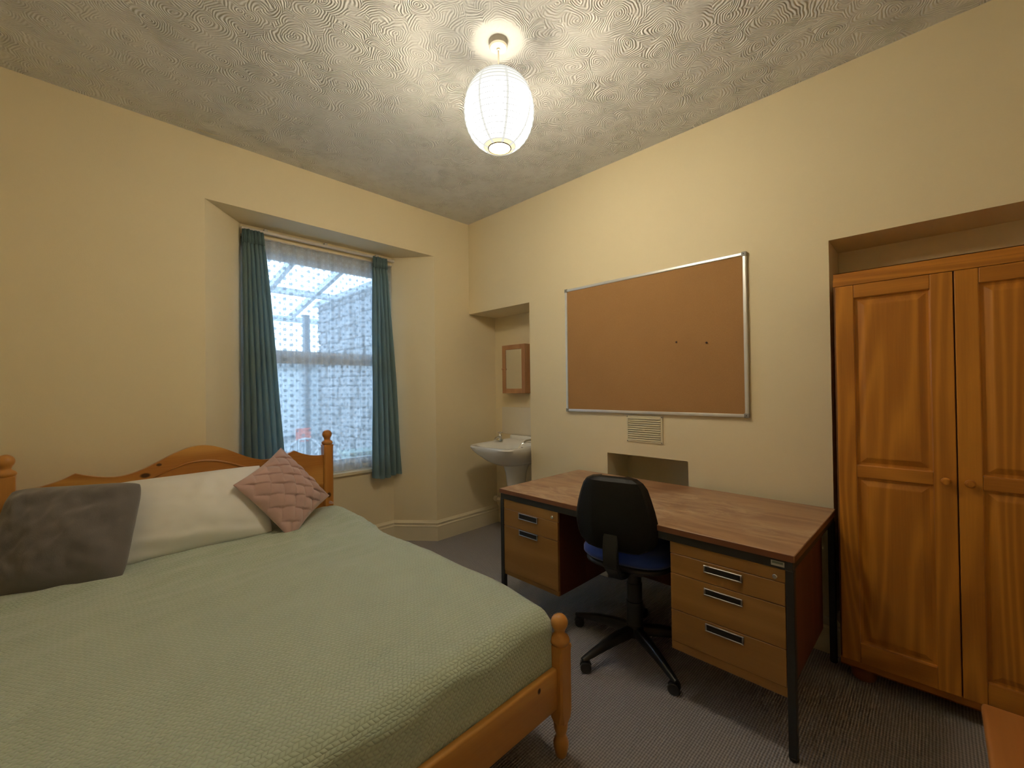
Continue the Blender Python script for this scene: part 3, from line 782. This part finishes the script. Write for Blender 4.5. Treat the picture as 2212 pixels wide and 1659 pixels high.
def pedestal(y0, y1, zs, zbot, depth, handles, lock):
    """zs: joints between the fascia strips and drawers, from the top"""
    bm = BM(); box(bm, .022, depth, y0, y0+.016, zbot, z0+.02); box(bm, .022, depth, y1-.016, y1, zbot, z0+.02); box(bm, depth-.012, depth, y0, y1, zbot, z0+.02)
    box(bm, .022, depth, y0+.016, y1-.016, zbot+.004, zbot+.018)
    car = obj('pedestal_carcass', D(bm), 'teak_side', desk)
    bm = BM(); box(bm, .007, .022, y0, y1, zs[0]+.001, z0+.012, .001, 1); sub('fascia', D(bm), 'teak_front', car, desk)
    bm = BM(); box(bm, .010, .022, y0, y1, zbot, zs[-1]-.001, .001, 1); sub('plinth_strip', D(bm), 'teak_front', car, desk)
    for k, (a, b) in enumerate(zip(zs, zs[1:])):
        bm = BM(); box(bm, .006, .022, y0+.001, y1-.001, b+.0012, a-.0012, .0012, 1); dr = obj('drawer', D(bm), 'teak_front', desk)
        hy0, hy1, hz0, hz1 = handles[k]
        bm = BM(); t_ = .0045
        box(bm, .001, .0065, hy0, hy1, hz1-t_, hz1, .001, 1); box(bm, .001, .0065, hy0, hy1, hz0, hz0+t_, .001, 1)
        box(bm, .001, .0065, hy0, hy0+t_*1.4, hz0+t_, hz1-t_, .001, 1); box(bm, .001, .0065, hy1-t_*1.4, hy1, hz0+t_, hz1-t_, .001, 1)
        sub('handle', D(bm), 'steel_worn', dr, desk)
        bm = BM(); box(bm, .0035, .0062, hy0+t_, hy1-t_, hz0+t_, hz1-t_); sub('handle_recess', D(bm), 'handle_in', dr, desk)
        if k == 0:
            bm = BM(); lathe(bm, [(.0002, 0), (.007, 0), (.0085, .002), (.0085, .005)], (.001, lock[0], lock[1]), 20, 'x'); box(bm, .0003, .003, lock[0]-.001, lock[0]+.001, lock[1]-.004, lock[1]+.004)
            sub('lock', D(bm), 'chrome', dr, desk, True)
pedestal(.0295, .449, [.612, .530, .380, .248], .212, .62, [(.170, .311, .570, .599), (.170, .311, .481, .509), (.168, .308, .340, .371)], (.062, .628))
pedestal(1.056, 1.463, [.606, .508, .245], .221, .62, [(1.197, 1.34, .568, .602), (1.197, 1.338, .4765, .508)], (1.092, .627))
M['label_grey'] = plain('pale_grey_label', (.42, .42, .38), .5); M['label_green'] = plain('greenish_label_print', (.14, .17, .14), .5)
bm = BM(); box(bm, .0028, .0042, .031, .073, .668, .686, .0004, 1); st = obj('maker_plate', D(bm), 'label_grey', desk); st['label'] = 'small pale plate at the right end of the rail'
bm = BM(); box(bm, .0024, .0029, .035, .069, .676, .684); sub('plate_print', D(bm), 'label_green', st, desk)
bm = BM(); box(bm, DD-.05, DD-.035, .46, 1.05, .12, z0); obj('modesty_panel', D(bm), 'teak_side', desk)

# ------------------------------------------------------------------ swivel chair
CH = thing('office_chair', 'black plastic backed swivel chair with blue seat pushed in at the desk', 'chair', (1.964, 1.086, 0), math.radians(11))
CW = CH.matrix_world
def K(bm): bm.transform(CW); return bm
M['blk'] = plain('black_chair_plastic', (.016, .016, .017), .42, var=.1, bump=.25, nscale=60)
M['blk_gloss'] = plain('black_nylon', (.014, .014, .015), .3, var=.05)
M['blue'] = cloth('royal_blue_weave', (.035, .075, .36), .9, 800, .3, .3, .1)
# back shell: local x forward, y left
HW = [(.905, .06), (.899, .105), (.885, .135), (.86, .155), (.82, .170), (.77, .186), (.72, .197), (.67, .201), (.63, .192), (.60, .172), (.58, .135), (.570, .085), (.566, .04)]
def shell(off, inset, zin, thick):
    rows = []
    for z, w in HW:
        w2 = max(.01, w-inset); zz = .735+(z-.735)*(1-zin); row = []
        for i in range(33):
            s = -1+2*i/32; y = s*w2; ay = abs(y)
            x = -.296+off
            kk = max(0, ay-.085); x += kk*(.42 if y > 0 else .16)+kk*kk*.6
            x += .010*math.cos((z-.735)/.17*PI/2)*-1+ .012*((z-.735)/.17)**2
            edge_ = max(0, abs(s)-.86)/.14; x += thick*edge_**2
            ze = min(abs(z-.905), abs(z-.566)); x += thick*max(0, 1-ze/.022)**2
            row.append((x, y+.008, zz))
        rows.append(row)
    return rows
bm = BM(); G = [[bm.verts.new(p) for p in r] for r in shell(0, 0, 0, .026)]
for a, b in zip(G, G[1:]):
    for i in range(len(a)-1): bm.faces.new((a[i], a[i+1], b[i+1], b[i]))
bmesh.ops.solidify(bm, geom=bm.faces[:], thickness=-.010)
obj('back_shell', K(bm), 'blk', CH, True, edge=14)
bm = BM(); G1 = [[bm.verts.new((x+.018+.02*math.cos(PI/2*min(1, abs(y)/.2)), y, z)) for x, y, z in r] for r in shell(0, .012, .05, -.004)]
for a, b in zip(G1, G1[1:]):
    for i in range(len(a)-1): bm.faces.new((a[i], a[i+1], b[i+1], b[i]))
bmesh.ops.solidify(bm, geom=bm.faces[:], thickness=-.012)
obj('back_pad', K(bm), 'blue', CH, 'full')
bm = BM()
pts = [(-.284, .008, .67), (-.302, .008, .59), (-.298, .008, .51), (-.235, .008, .445), (-.17, .008, .425), (-.05, .008, .425)]
A = []
for i, (x, y, z) in enumerate(pts):
    a = pts[max(0, i-1)]; b = pts[min(len(pts)-1, i+1)]; d = Vector((b[0]-a[0], 0, b[2]-a[2])).normalized(); nrm = Vector((d.z, 0, -d.x))*.012; w = .034 if i < 3 else .03
    A.append([bm.verts.new(Vector((x, y+w, z))+nrm), bm.verts.new(Vector((x, y-w, z))+nrm), bm.verts.new(Vector((x, y-w, z))-nrm), bm.verts.new(Vector((x, y+w, z))-nrm)])
for a, b in zip(A, A[1:]):
    for i in range(4): bm.faces.new((a[i], a[(i+1) % 4], b[(i+1) % 4], b[i]))
bm.faces.new(A[0]); bm.faces.new(A[-1])
bmesh.ops.bevel(bm, geom=bm.edges[:], offset=.004, segments=2, affect='EDGES')
obj('back_bar', K(bm), 'blk', CH, True)
def seat_bm(z0, z1, hx, hy, rr, cx_=.0):
    bm = BM(); n = 40; rows = []
    prof = [(0.0, z0, .80), (0.0, z0, .93), (0, z0+.3*(z1-z0), 1.0), (0, z0+.6*(z1-z0), 1.0), (0, z0+.88*(z1-z0), .95), (0, z1, .82), (0, z1+.004, .5), (0, z1+.002, .2)]
    for (_, z, k) in prof:
        row = []
        for i in range(n):
            a = 2*PI*i/n; c, s = math.cos(a), math.sin(a); e = .62
            row.append(bm.verts.new((cx_+hx*k*math.copysign(abs(c)**e, c), hy*k*math.copysign(abs(s)**e, s), z)))
        rows.append(row)
    for a, b in zip(rows, rows[1:]):
        for i in range(n): bm.faces.new((a[i], a[(i+1) % n], b[(i+1) % n], b[i]))
    bm.faces.new(rows[0]); bm.faces.new(rows[-1]); return bm
obj('seat_pad', K(seat_bm(.487, .545, .225, .225, .1)), 'blue', CH, True, edge=60)
obj('seat_shell', K(seat_bm(.455, .486, .212, .212, .1)), 'blk', CH, True, edge=60)
bm = BM(); box(bm, -.11, .12, -.075, .075, .405, .456, .012); obj('tilt_mechanism', K(bm), 'blk', CH, True)
bm = BM(); tube(bm, [(.02, -.07, .43), (.02, -.16, .435), (.02, -.24, .44)], .006); tube(bm, [(.02, -.20, .4375), (.02, -.25, .442)], .011); obj('height_lever', K(bm), 'blk_gloss', CH, True)
bm = BM(); lathe(bm, [(.040, .12), (.040, .24), (.037, .242), (.037, .33), (.034, .332), (.034, .40), (.036, .41)], (0, 0, 0)); obj('gas_column', K(bm), 'blk', CH, True)
bm = BM(); lathe(bm, [(.035, .065), (.042, .075), (.042, .125), (.03, .135)], (0, 0, 0)); obj('base_hub', K(bm), 'blk', CH, True)
for k in range(5):
    a = math.radians(93.8-11+72*k); R2 = Matrix.Rotation(a, 4, 'Z')
    bm = BM(); rows = []
    for x, w, zt, zb in ((.03, .022, .122, .075), (.12, .020, .118, .072), (.21, .017, .104, .066), (.29, .016, .082, .058), (.325, .016, .072, .056), (.345, .012, .066, .058)):
        rows.append([bm.verts.new((x, -w, zb)), bm.verts.new((x, w, zb)), bm.verts.new((x, w, zt-.008)), bm.verts.new((x, w*.55, zt)), bm.verts.new((x, -w*.55, zt)), bm.verts.new((x, -w, zt-.008))])
    for p, q in zip(rows, rows[1:]):
        for i in range(6): bm.faces.new((p[i], p[(i+1) % 6], q[(i+1) % 6], q[i]))
    bm.faces.new(rows[0]); bm.faces.new(rows[-1])
    bm.transform(R2); leg = obj('base_leg', K(bm), 'blk_gloss', CH, True, edge=50)
    b_ = random.Random(k).uniform(-.9, .9)
    bm = BM()
    for s in (-1, 1):
        lathe(bm, [(.010, -.009), (.022, -.009), (.025, -.006), (.025, .006), (.022, .009), (.010, .009)], (0, s*.014, .025), 20, 'y')
    lathe(bm, [(.006, .03), (.006, .062)], (.012, 0, 0), 10)
    hood = [(.0275*math.cos(q)-0, .0275*math.sin(q)+.025) for q in [math.radians(10+i*14) for i in range(12)]]
    inn = [(.020*math.cos(q), .020*math.sin(q)+.025) for q in [math.radians(10+i*14) for i in range(12)]]
    prism(bm, hood+inn[::-1], -.0045, .0045, 'xz')
    bm.transform(Matrix.Translation((.325, 0, 0)) @ Matrix.Rotation(b_, 4, 'Z')); bm.transform(R2)
    sub('caster', K(bm), 'blk', leg, CH, True)

# ------------------------------------------------------------------ cork board, pins, vent
M['alu'] = plain('brushed_aluminium', (.78, .78, .78), .35, .55, var=.04)
M['greyplas'] = plain('grey_corner_plastic', (.30, .29, .27), .45)
def cork_mat():
    t = NT('cork'); v = t.vec()
    a = t.noise(v, 300, 4, .7); b = t.noise(v, 5, 3)
    c = t.mix(a, (.32, .165, .06), (.55, .315, .14)); c = t.mix(t.math('MULTIPLY', b, .4), c, (.33, .17, .065))
    t.col(c); t.p(Roughness=.9, Specular_IOR_Level=.2); t.bump(a, .4, .002); return t.m
M['cork'] = cork_mat()
cb = thing('cork_board', 'large cork notice board with aluminium frame on the chimney wall', 'notice board', (XW, 1.337, 1.13))
y0, y1, z0b, z1b = .719, 1.955, 1.132, 2.039; xf = XW-.022; fwid = .019
bm = BM(); box(bm, XW-.016, XW-.002, y0+.006, y1-.006, z0b+.006, z1b-.006); obj('cork_panel', bm, 'cork', cb)
def frame_strip(a, b, vert):
    bm = BM()
    if vert: box(bm, xf, XW-.001, a[0], b[0], a[1], b[1], .0035, 2); box(bm, xf-.0012, xf, (a[0]+b[0])/2-.0055, (a[0]+b[0])/2+.0055, a[1], b[1], .0005, 1)
    else: box(bm, xf, XW-.001, a[0], b[0], a[1], b[1], .0035, 2); box(bm, xf-.0012, xf, a[0], b[0], (a[1]+b[1])/2-.0055, (a[1]+b[1])/2+.0055, .0005, 1)
    obj('frame_strip', bm, 'alu', cb, True)
frame_strip((y0+.02, z1b-fwid), (y1-.02, z1b), False); frame_strip((y0+.02, z0b), (y1-.02, z0b+fwid), False)
frame_strip((y0, z0b+.02), (y0+fwid, z1b-.02), True); frame_strip((y1-fwid, z0b+.02), (y1, z1b-.02), True)
for yc, zc in ((y0, z0b), (y0, z1b), (y1, z0b), (y1, z1b)):
    sy = 1 if yc == y0 else -1; sz = 1 if zc == z0b else -1
    bm = BM(); ya, yb_ = sorted((yc-sy*.002, yc+sy*.024)); za, zb_ = sorted((zc-sz*.002, zc+sz*.024))
    box(bm, xf-.003, XW-.001, ya, yb_, za, zb_, .004, 2); cp = obj('corner_cap', bm, 'greyplas', cb, True)
    bm = BM(); lathe(bm, [(.0003, 0), (.003, 0), (.003, .002)], (xf-.0042, yc+sy*.011, zc+sz*.011), 10, 'x'); sub('screw', bm, 'steel_dark', cp, cb)
M['pin'] = plain('dark_red_pin', (.05, .012, .008), .4)
for y, z, lb in ((1.113, 1.577, 'dark drawing pin in the cork board, the left of two'), (.936, 1.559, 'dark drawing pin in the cork board, the right of two')):
    bm = BM(); lathe(bm, [(.0003, -.008), (.005, -.007), (.0058, -.004), (.003, -.002), (.003, .0005)], (XW-.0165, y, z), 14, 'x')
    tag(obj('drawing_pin', bm, 'pin', None, True), lb, 'pin', 'pins in the cork board')
M['vent'] = plain('cream_vent_plastic', (.76, .68, .48), .35, var=.03)
M['ventdark'] = plain('vent_shadow_gap', (.25, .20, .12), .8)  # dark colour painted in for the shade between the louvres
vt = thing('air_vent', 'cream louvred air vent just below the cork board', 'vent', (XW, 1.34, .946))
vy0, vy1, vz0, vz1 = 1.215, 1.466, .946, 1.119
bm = BM(); box(bm, XW-.003, XW, vy0, vy1, vz0, vz1, .001, 1); obj('back_plate', bm, 'ventdark', vt)
bm = BM()
box(bm, XW-.008, XW-.003, vy0, vy1, vz1-.012, vz1, .001, 1); box(bm, XW-.008, XW-.003, vy0, vy1, vz0, vz0+.012, .001, 1)
box(bm, XW-.008, XW-.003, vy0, vy0+.014, vz0+.012, vz1-.012, .001, 1); box(bm, XW-.008, XW-.003, vy1-.01, vy1, vz0+.012, vz1-.012, .001, 1)
obj('frame', bm, 'vent', vt)
for k in range(11):
    zc = vz0+.018+k*(vz1-vz0-.034)/10
    bm = BM(); prism(bm, [(XW-.003, zc+.006), (XW-.012, zc-.001), (XW-.0125, zc-.0045), (XW-.010, zc-.0045), (XW-.003, zc+.001)], vy0+.014, vy1-.01, 'xz')
    obj('louvre', bm, 'vent', vt)
bm = BM(); box(bm, XW-.0155, XW-.010, 1.335, 1.350, 1.026, 1.038, .001); obj('slider_knob', bm, 'vent', vt)
for y in (vy0+.007, vy1-.006):
    for z in (vz0+.006, vz1-.006):
        bm = BM(); lathe(bm, [(.0003, -.002), (.0028, -.0015), (.0034, .0005)], (XW-.008, y, z), 10, 'x'); obj('screw', bm, 'ink', vt)

# ------------------------------------------------------------------ wash basin, taps, pipe, splashback, mirror cabinet
M['china'] = plain('white_china', (.90, .89, .86), .12, var=.015, spec=.6)
bs = thing('wash_basin', 'white pedestal wash basin standing in the corner niche', 'basin', (2.68, 2.60, 0))
def basin():
    """rim outline swept down to the bowl underside and inwards to the bowl"""
    bm = BM(); n = 56
    def ring(hx0, hx1, hy, z, e, dz=0, yo=2.602):
        """hx0 front x, hx1 back x; superellipse outline"""
        xc = (hx0+hx1)/2; hx = (hx1-hx0)/2; out = []
        for i in range(n):
            a = 2*PI*i/n; c, s = math.cos(a), math.sin(a)
            x = xc+hx*math.copysign(abs(c)**e, c); y = yo+hy*math.copysign(abs(s)**e, s)
            k = (x-2.33)/.58; out.append(bm.verts.new((x, y, z+dz*k)))
        return out
    rs = [ring(2.56, 2.88, .10, .655, .9), ring(2.50, 2.885, .135, .66, .85), ring(2.43, 2.90, .185, .695, .72), ring(2.375, 2.912, .232, .75, .5), ring(2.350, 2.914, .252, .785, .38), ring(2.336, 2.915, .262, .815, .33, .012), ring(2.342, 2.915, .258, .828, .33, .014),
          ring(2.362, 2.80, .234, .826, .55, .010), ring(2.378, 2.765, .218, .812, .62), ring(2.41, 2.745, .19, .765, .75), ring(2.46, 2.71, .14, .72, .85), ring(2.55, 2.64, .05, .698, 1), ring(2.585, 2.605, .01, .696, 1)]
    for a, b in zip(rs, rs[1:]):
        for i in range(n): bm.faces.new((a[i], a[(i+1) % n], b[(i+1) % n], b[i]))
    bm.faces.new(rs[0]); bm.faces.new(rs[-1]); return bm
bn = obj('bowl', basin(), 'china', bs, True, edge=50)
bm = BM(); box(bm, 2.875, NB-.001, 2.345, 2.865, .82, .872, .012, 3); obj('back_upstand', bm, 'china', bs, True)
bm = BM(); lathe(bm, [(.105, 0), (.105, .03), (.085, .08), (.076, .25), (.078, .45), (.092, .58), (.115, .65), (.12, .668)], (2.69, 2.605, 0), 32); obj('pedestal', bm, 'china', bs, True)
bm = BM(); lathe(bm, [(.003, .699), (.019, .700), (.022, .703), (.022, .697)], (2.595, 2.602, 0), 20); obj('plughole', bm, 'chrome', bs, True)
bm = BM(); box(bm, 2.742, 2.752, 2.535, 2.59, .778, .790, .004); obj('overflow_slot', bm, 'ink', bs)
def tap(x, y, label, lever):
    t = thing('basin_tap', label, 'tap', (x, y, .838), 0, 'taps on the basin')
    bm = BM(); lathe(bm, [(.022, .836), (.022, .842), (.015, .848), (.013, .87), (.017, .878), (.013, .886), (.009, .895), (.008, .905)], (x, y, 0), 20)
    tube(bm, [(x, y, .865), (x-.03, y+lever*.012, .872), (x-.07, y+lever*.028, .868), (x-.09, y+lever*.036, .852)], [.009, .009, .008, .008])
    obj('tap_body', bm, 'chrome', t, True)
    bm = BM(); lathe(bm, [(.008, .903), (.011, .906), (.011, .914), (.004, .918)], (x, y, 0), 16)
    for a in range(4):
        d = (math.cos(a*PI/2+.4)*.024, math.sin(a*PI/2+.4)*.024); tube(bm, [(x, y, .911), (x+d[0], y+d[1], .911)], [.0045, .006], 8)
    obj('tap_handle', bm, 'chrome', t, True)
tap(2.705, 2.815, 'chrome tap at the left of the basin, by the window wall', -.6)
tap(2.72, 2.415, 'chrome tap at the right of the basin, by the chimney wall', 1)
bm = BM(); tube(bm, [(2.73, 2.46, .842), (2.70, 2.475, .846), (2.66, 2.50, .838), (2.635, 2.52, .80)], .003, 6); tag(obj('plug_chain', bm, 'chrome', None, True), 'thin chrome plug chain on the basin rim', 'chain')
M['splash'] = plain('pale_splashback', (.80, .73, .60), .25, var=.02)
bm = BM(); box(bm, NB-.006, NB-.0005, NY+.002, 3.0, .872, 1.13, .001, 1); tag(obj('splashback', bm, 'splash'), 'pale splashback panel behind the wash basin', 'panel')
pp = thing('waste_pipe', 'cream pipe low on the wall beside the basin pedestal', 'pipe', (2.86, 3.0, .235))
bm = BM(); tube(bm, [(2.885, YW-.002, .235), (2.885, 2.62, .228), (2.78, 2.60, .228)], .021, 14); obj('pipe', bm, 'skirt', pp, True)
bm = BM(); lathe(bm, [(.027, -.02), (.027, .02)], (2.885, 3.06, .235), 16, 'y'); obj('collar', bm, 'skirt', pp, True)
M['cab'] = wood('honey_pine', (.42, .20, .085), (.58, .31, .14), 'z', 5, .4, 8, knots=((2.86, 2.53, 1.48, .012, .016),))
mc = thing('mirror_cabinet', 'small pine bathroom cabinet with mirror door above the basin', 'cabinet', (2.86, 2.72, 1.26))
cy0, cy1, cz0, cz1, cxf = 2.585, 2.875, 1.262, 1.706, 2.80
bm = BM(); box(bm, cxf+.019, NB-.001, cy0, cy1, cz0, cz1, .002, 1); obj('cabinet_body', bm, 'cab', mc)
bm = BM(); w = .043
box(bm, cxf, cxf+.018, cy0, cy0+w, cz0, cz1, .003, 2); box(bm, cxf, cxf+.018, cy1-w, cy1, cz0, cz1, .003, 2)
box(bm, cxf, cxf+.018, cy0+w, cy1-w, cz1-w, cz1, .003, 2); box(bm, cxf, cxf+.018, cy0+w, cy1-w, cz0, cz0+w, .003, 2)
dr = obj('door', bm, 'cab', mc)
M['mirror'] = plain('mirror_silver', (.82, .82, .80), .03, 1.0, var=0)
bm = BM(); box(bm, cxf+.006, cxf+.012, cy0+w-.003, cy1-w+.003, cz0+w-.003, cz1-w+.003); sub('mirror', bm, 'mirror', dr, mc)
bm = BM(); lathe(bm, [(.0005, -.022), (.008, -.020), (.010, -.013), (.006, -.006), (.006, 0)], (cxf, cy1-.022, 1.487), 16, 'x'); sub('knob', bm, 'cab', dr, mc, True)

# ------------------------------------------------------------------ wardrobe
M['oak'] = wood('reddish_pine_wardrobe', (.40, .14, .016), (.74, .305, .038), 'z', 17, .36, 11, fine=.42, spec=.5, seed=2)
M['oak_h'] = wood('reddish_pine_rail', (.40, .14, .016), (.70, .285, .038), 'y', 12, .36, 11, fine=.42, seed=5)
M['oak_dark'] = wood('dark_wardrobe_side', (.15, .05, .012), (.25, .09, .024), 'z', 5, .4, 7)
M['pine_red'] = wood('reddish_pine_top', (.34, .12, .028), (.50, .20, .05), 'x', 5, .4, 8)
wr = thing('wardrobe', 'tall reddish pine two door wardrobe with panelled doors in the alcove', 'wardrobe', (2.62, -.06, 0))
WX = 2.375; wy0, wy1 = -.437, .315
bm = BM(); box(bm, WX+.022, 2.86, wy0, wy1, .10, 1.772, .002, 1); obj('carcass', bm, 'oak_dark', wr)
bm = BM(); box(bm, WX+.004, WX+.0219, wy0, wy1, 1.742, 1.772, .001, 1); obj('frieze', bm, 'oak_h', wr)
bm = BM(); sweep(bm, [(2.86, wy1), (WX+.02, wy1), (WX+.02, wy0), (2.86, wy0)], [(-.001, 1.772), (.012, 1.772), (.020, 1.776), (.030, 1.783), (.036, 1.790), (.036, 1.799), (.028, 1.803), (-.001, 1.803)], -1)
box(bm, WX+.02, 2.86, wy0, wy1, 1.775, 1.80); obj('cornice', bm, 'oak_h', wr)
bm = BM(); sweep(bm, [(2.86, wy1), (WX+.02, wy1), (WX+.02, wy0), (2.86, wy0)], [(-.001, .066), (.026, .066), (.034, .074), (.034, .084), (.024, .093), (.014, .100), (-.001, .100)], -1)
box(bm, WX+.02, 2.86, wy0, wy1, .07, .10); obj('plinth_moulding', bm, 'oak_h', wr)
for y in (wy0+.07, wy1-.075):
    for x in (WX+.075, 2.80):
        bm = BM(); lathe(bm, [(.025, 0), (.042, .012), (.047, .032), (.040, .054), (.03, .068)], (x, y, 0), 24); obj('bun_foot', bm, 'oak_dark', wr, True)
def ward_door(ya, yb, knob_y):
    zt, zb, zm0, zm1 = 1.740, .103, .905, .957; st = .064
    z_pt = 1.682; z_pb = .189
    bm = BM()
    box(bm, WX, WX+.021, ya, ya+st, zb, zt, .003, 2); box(bm, WX, WX+.021, yb-st, yb, zb, zt, .003, 2)
    d = obj('door', bm, 'oak', wr)
    bm = BM()
    bm.free()
    for a, b in ((z_pt, zt), (zm0, zm1), (zb, z_pb)):
        bm = BM(); box(bm, WX+.0005, WX+.021, ya+st, yb-st, a, b, .003, 2); sub('rail', bm, 'oak_h', d, wr)
    for a, b in ((zm1, z_pt), (z_pb, zm0)):
        bm = BM(); y0_, y1_ = ya+st, yb-st
        loops = [(0, .010), (.004, .013), (.012, .013), (.034, .004), (.038, .0035)]
        R = []
        for ins, dx in loops:
            R.append([bm.verts.new((WX+dx, y, z)) for y, z in ((y0_+ins, a+ins), (y1_-ins, a+ins), (y1_-ins, b-ins), (y0_+ins, b-ins))])
        for p, q in zip(R, R[1:]):
            for i in range(4): bm.faces.new((p[i], p[(i+1) % 4], q[(i+1) % 4], q[i]))
        bm.faces.new(R[-1])
        sub('panel', bm, 'oak', d, wr)
    bm = BM(); lathe(bm, [(.0005, -.030), (.010, -.029), (.0155, -.022), (.0155, -.016), (.009, -.008), (.008, 0)], (WX, knob_y, .927), 20, 'x'); sub('knob', bm, 'oak', d, wr, True)
ward_door(-.0585, .307, -.029)
ward_door(-.428, -.0625, -.093)

# ------------------------------------------------------------------ bedside cabinet at the lower right
bc = thing('bedside_cabinet', 'orange brown pine cabinet, only its top corner showing at lower right', 'cabinet', (1.23, -.26, 0))
bm = BM(); box(bm, 1.0, 1.412, -.44, -.064, .572, .600, .008, 3); obj('top', bm, 'pine_red', bc, True)
bm = BM(); box(bm, 1.04, 1.372, -.40, -.108, .06, .572, .002, 1); obj('body', bm, 'pine_red', bc)
for z0_, z1_ in ((.08, .24), (.25, .405), (.415, .56)):
    bm = BM(); box(bm, 1.026, 1.04, -.39, -.118, z0_, z1_, .003, 2); d = obj('drawer', bm, 'pine_red', bc)
    bm = BM(); lathe(bm, [(.0005, -.026), (.012, -.022), (.014, -.015), (.008, -.006), (.008, 0)], (1.026, -.254, (z0_+z1_)/2), 16, 'x'); sub('knob', bm, 'pine_red', d, bc, True)
bm = BM(); box(bm, 1.045, 1.367, -.395, -.113, 0, .06); obj('plinth', bm, 'pine_red', bc)

# ------------------------------------------------------------------ pendant lamp
LX, LY, LZ = 1.3165, 1.35, 2.53
lp = thing('pendant_lamp', 'lit white paper lantern hanging from the ceiling on a cord', 'lamp', (LX, LY, H))
def emit(name, c, s, mixd=0):
    t = NT(name); e = t.add('ShaderNodeEmission', None, Color=(*c, 1), Strength=s); t.l.new(e.outputs[0], t.out.inputs[0]); return t.m
WARM = (1.0, .87, .63)
M['paper'] = emit('glowing_paper', WARM, LAMP_STRENGTH)
M['rib'] = emit('paper_over_wire', (1.0, .99, .90), .74)
M['seam'] = emit('paper_overlap', (1.0, .99, .90), .86)
M['collar'] = emit('dimmed_top_glow', (1.0, .97, .84), 1.2)  # weaker glow, set to spare the ceiling a hot spot
M['neck'] = emit('dim_neck_glow', (1.0, .90, .58), 1.12)  # duller, yellower glow painted in for the lower end
M['rose'] = plain('white_rose_plastic', (.74, .68, .58), .4, var=.02)
ra, rz_ = .152, .168
def lr(t_): return ra*math.sin(t_)**.86 if 0 < t_ < PI else 0
th0 = .27; TT = .13
bm = BM(); prof = []
NR = 19
for i in range(NR*3+1):
    th = th0+(PI-th0-.13)*i/(NR*3)
    k = (i % 3)/3; sc = 1-.010*math.sin(PI*k)
    prof.append((lr(th)*sc, -rz_*math.cos(th)))
lathe(bm, prof, (LX, LY, LZ), 72, caps=False)
sh = obj('paper_shade', bm, 'paper', lp, 'full')
for i in range(1, NR):
    th = th0+(PI-2*th0)*i/NR
    z = LZ-rz_*math.cos(th); r_ = lr(th)+.0016
    bm = BM(); tube(bm, [(LX+r_*math.cos(2*PI*k/72), LY+r_*math.sin(2*PI*k/72), z) for k in range(72)], .0019, 5, True)
    sub('wire_rib', bm, 'rib', sh, lp)
for g in range(8):
    bm = BM(); a = 2*PI*g/8+.25
    for i in range(40):
        ths = [th0+(PI-2*th0)*j/40 for j in (i, i+1)]
        vs = []
        for th, s_ in ((ths[0], -1), (ths[0], 1), (ths[1], 1), (ths[1], -1)):
            r_ = lr(th)+.0026; da = s_*.0055/r_; vs.append(bm.verts.new((LX+r_*math.cos(a+da), LY+r_*math.sin(a+da), LZ-rz_*math.cos(th))))
        bm.faces.new(vs)
    sub('paper_seam', bm, 'seam', sh, lp)
# band round the lower mouth, its dimmer yellow glow painted in
bm = BM(); lathe(bm, [(lr(th0+.16*k/6)+.0010, LZ-rz_*math.cos(th0+.16*k/6)) for k in range(7)], (LX, LY, 0), 48, caps=False); sub('dim_glow_band', bm, 'neck', sh, lp, True)
bm = BM(); lathe(bm, [(lr(TT+(th0+.95-TT)*k/8)+.0010, LZ+rz_*math.cos(TT+(th0+.95-TT)*k/8)) for k in range(9)], (LX, LY, 0), 48, caps=False); sub('dim_glow_band', bm, 'collar', sh, lp, True)  # added band, dims the lantern's top to hold light off the ceiling
bm = BM(); r1 = lr(th0); zb = LZ-rz_*math.cos(th0)
tube(bm, [(LX+r1*math.cos(2*PI*k/40), LY+r1*math.sin(2*PI*k/40), zb) for k in range(40)], .003, 6, True)
M['wire'] = plain('steel_wire', (.30, .22, .10), .5, .5)
sub('neck_ring', bm, 'wire', sh, lp, True)
bm = BM(); lathe(bm, [(.0005, LZ-.06), (.016, LZ-.055), (.028, LZ-.03), (.028, LZ-.005), (.016, LZ+.03), (.013, LZ+.05)], (LX, LY, 0), 20); obj('bulb', bm, 'paper', lp, True)
bm = BM(); lathe(bm, [(.018, LZ+.045), (.019, LZ+.05), (.019, LZ+.10), (.010, LZ+.12), (.004, LZ+.125)], (LX, LY, 0), 20); obj('lamp_holder', bm, 'rose', lp, True)
bm = BM()
for a in (0, 2*PI/3, 4*PI/3):
    rt_ = lr(TT); zt = LZ+rz_*math.cos(TT); tube(bm, [(LX+.017*math.cos(a), LY+.017*math.sin(a), LZ+.09), (LX+rt_*math.cos(a), LY+rt_*math.sin(a), zt)], .001, 5)
obj('spreader', bm, 'wire', lp)
bm = BM(); rt_ = lr(TT); lathe(bm, [(.0195, zt-.004), (.0195, zt+.002), (rt_+.002, zt+.001), (rt_+.002, zt-.003)], (LX, LY, 0), 32); obj('added_top_cap', bm, 'rose', lp, True)  # added lid, stops lamplight escaping upward round the rose
bm = BM(); tube(bm, [(LX, LY, LZ+.12), (LX, LY, H-.03)], .0032, 8); obj('cord', bm, 'rose', lp, True)
bm = BM(); lathe(bm, [(.004, H-.042), (.008, H-.040), (.009, H-.034), (.036, H-.032), (.041, H-.026), (.0425, H-.001)], (LX, LY, 0), 32); obj('ceiling_rose', bm, 'rose', lp, True)
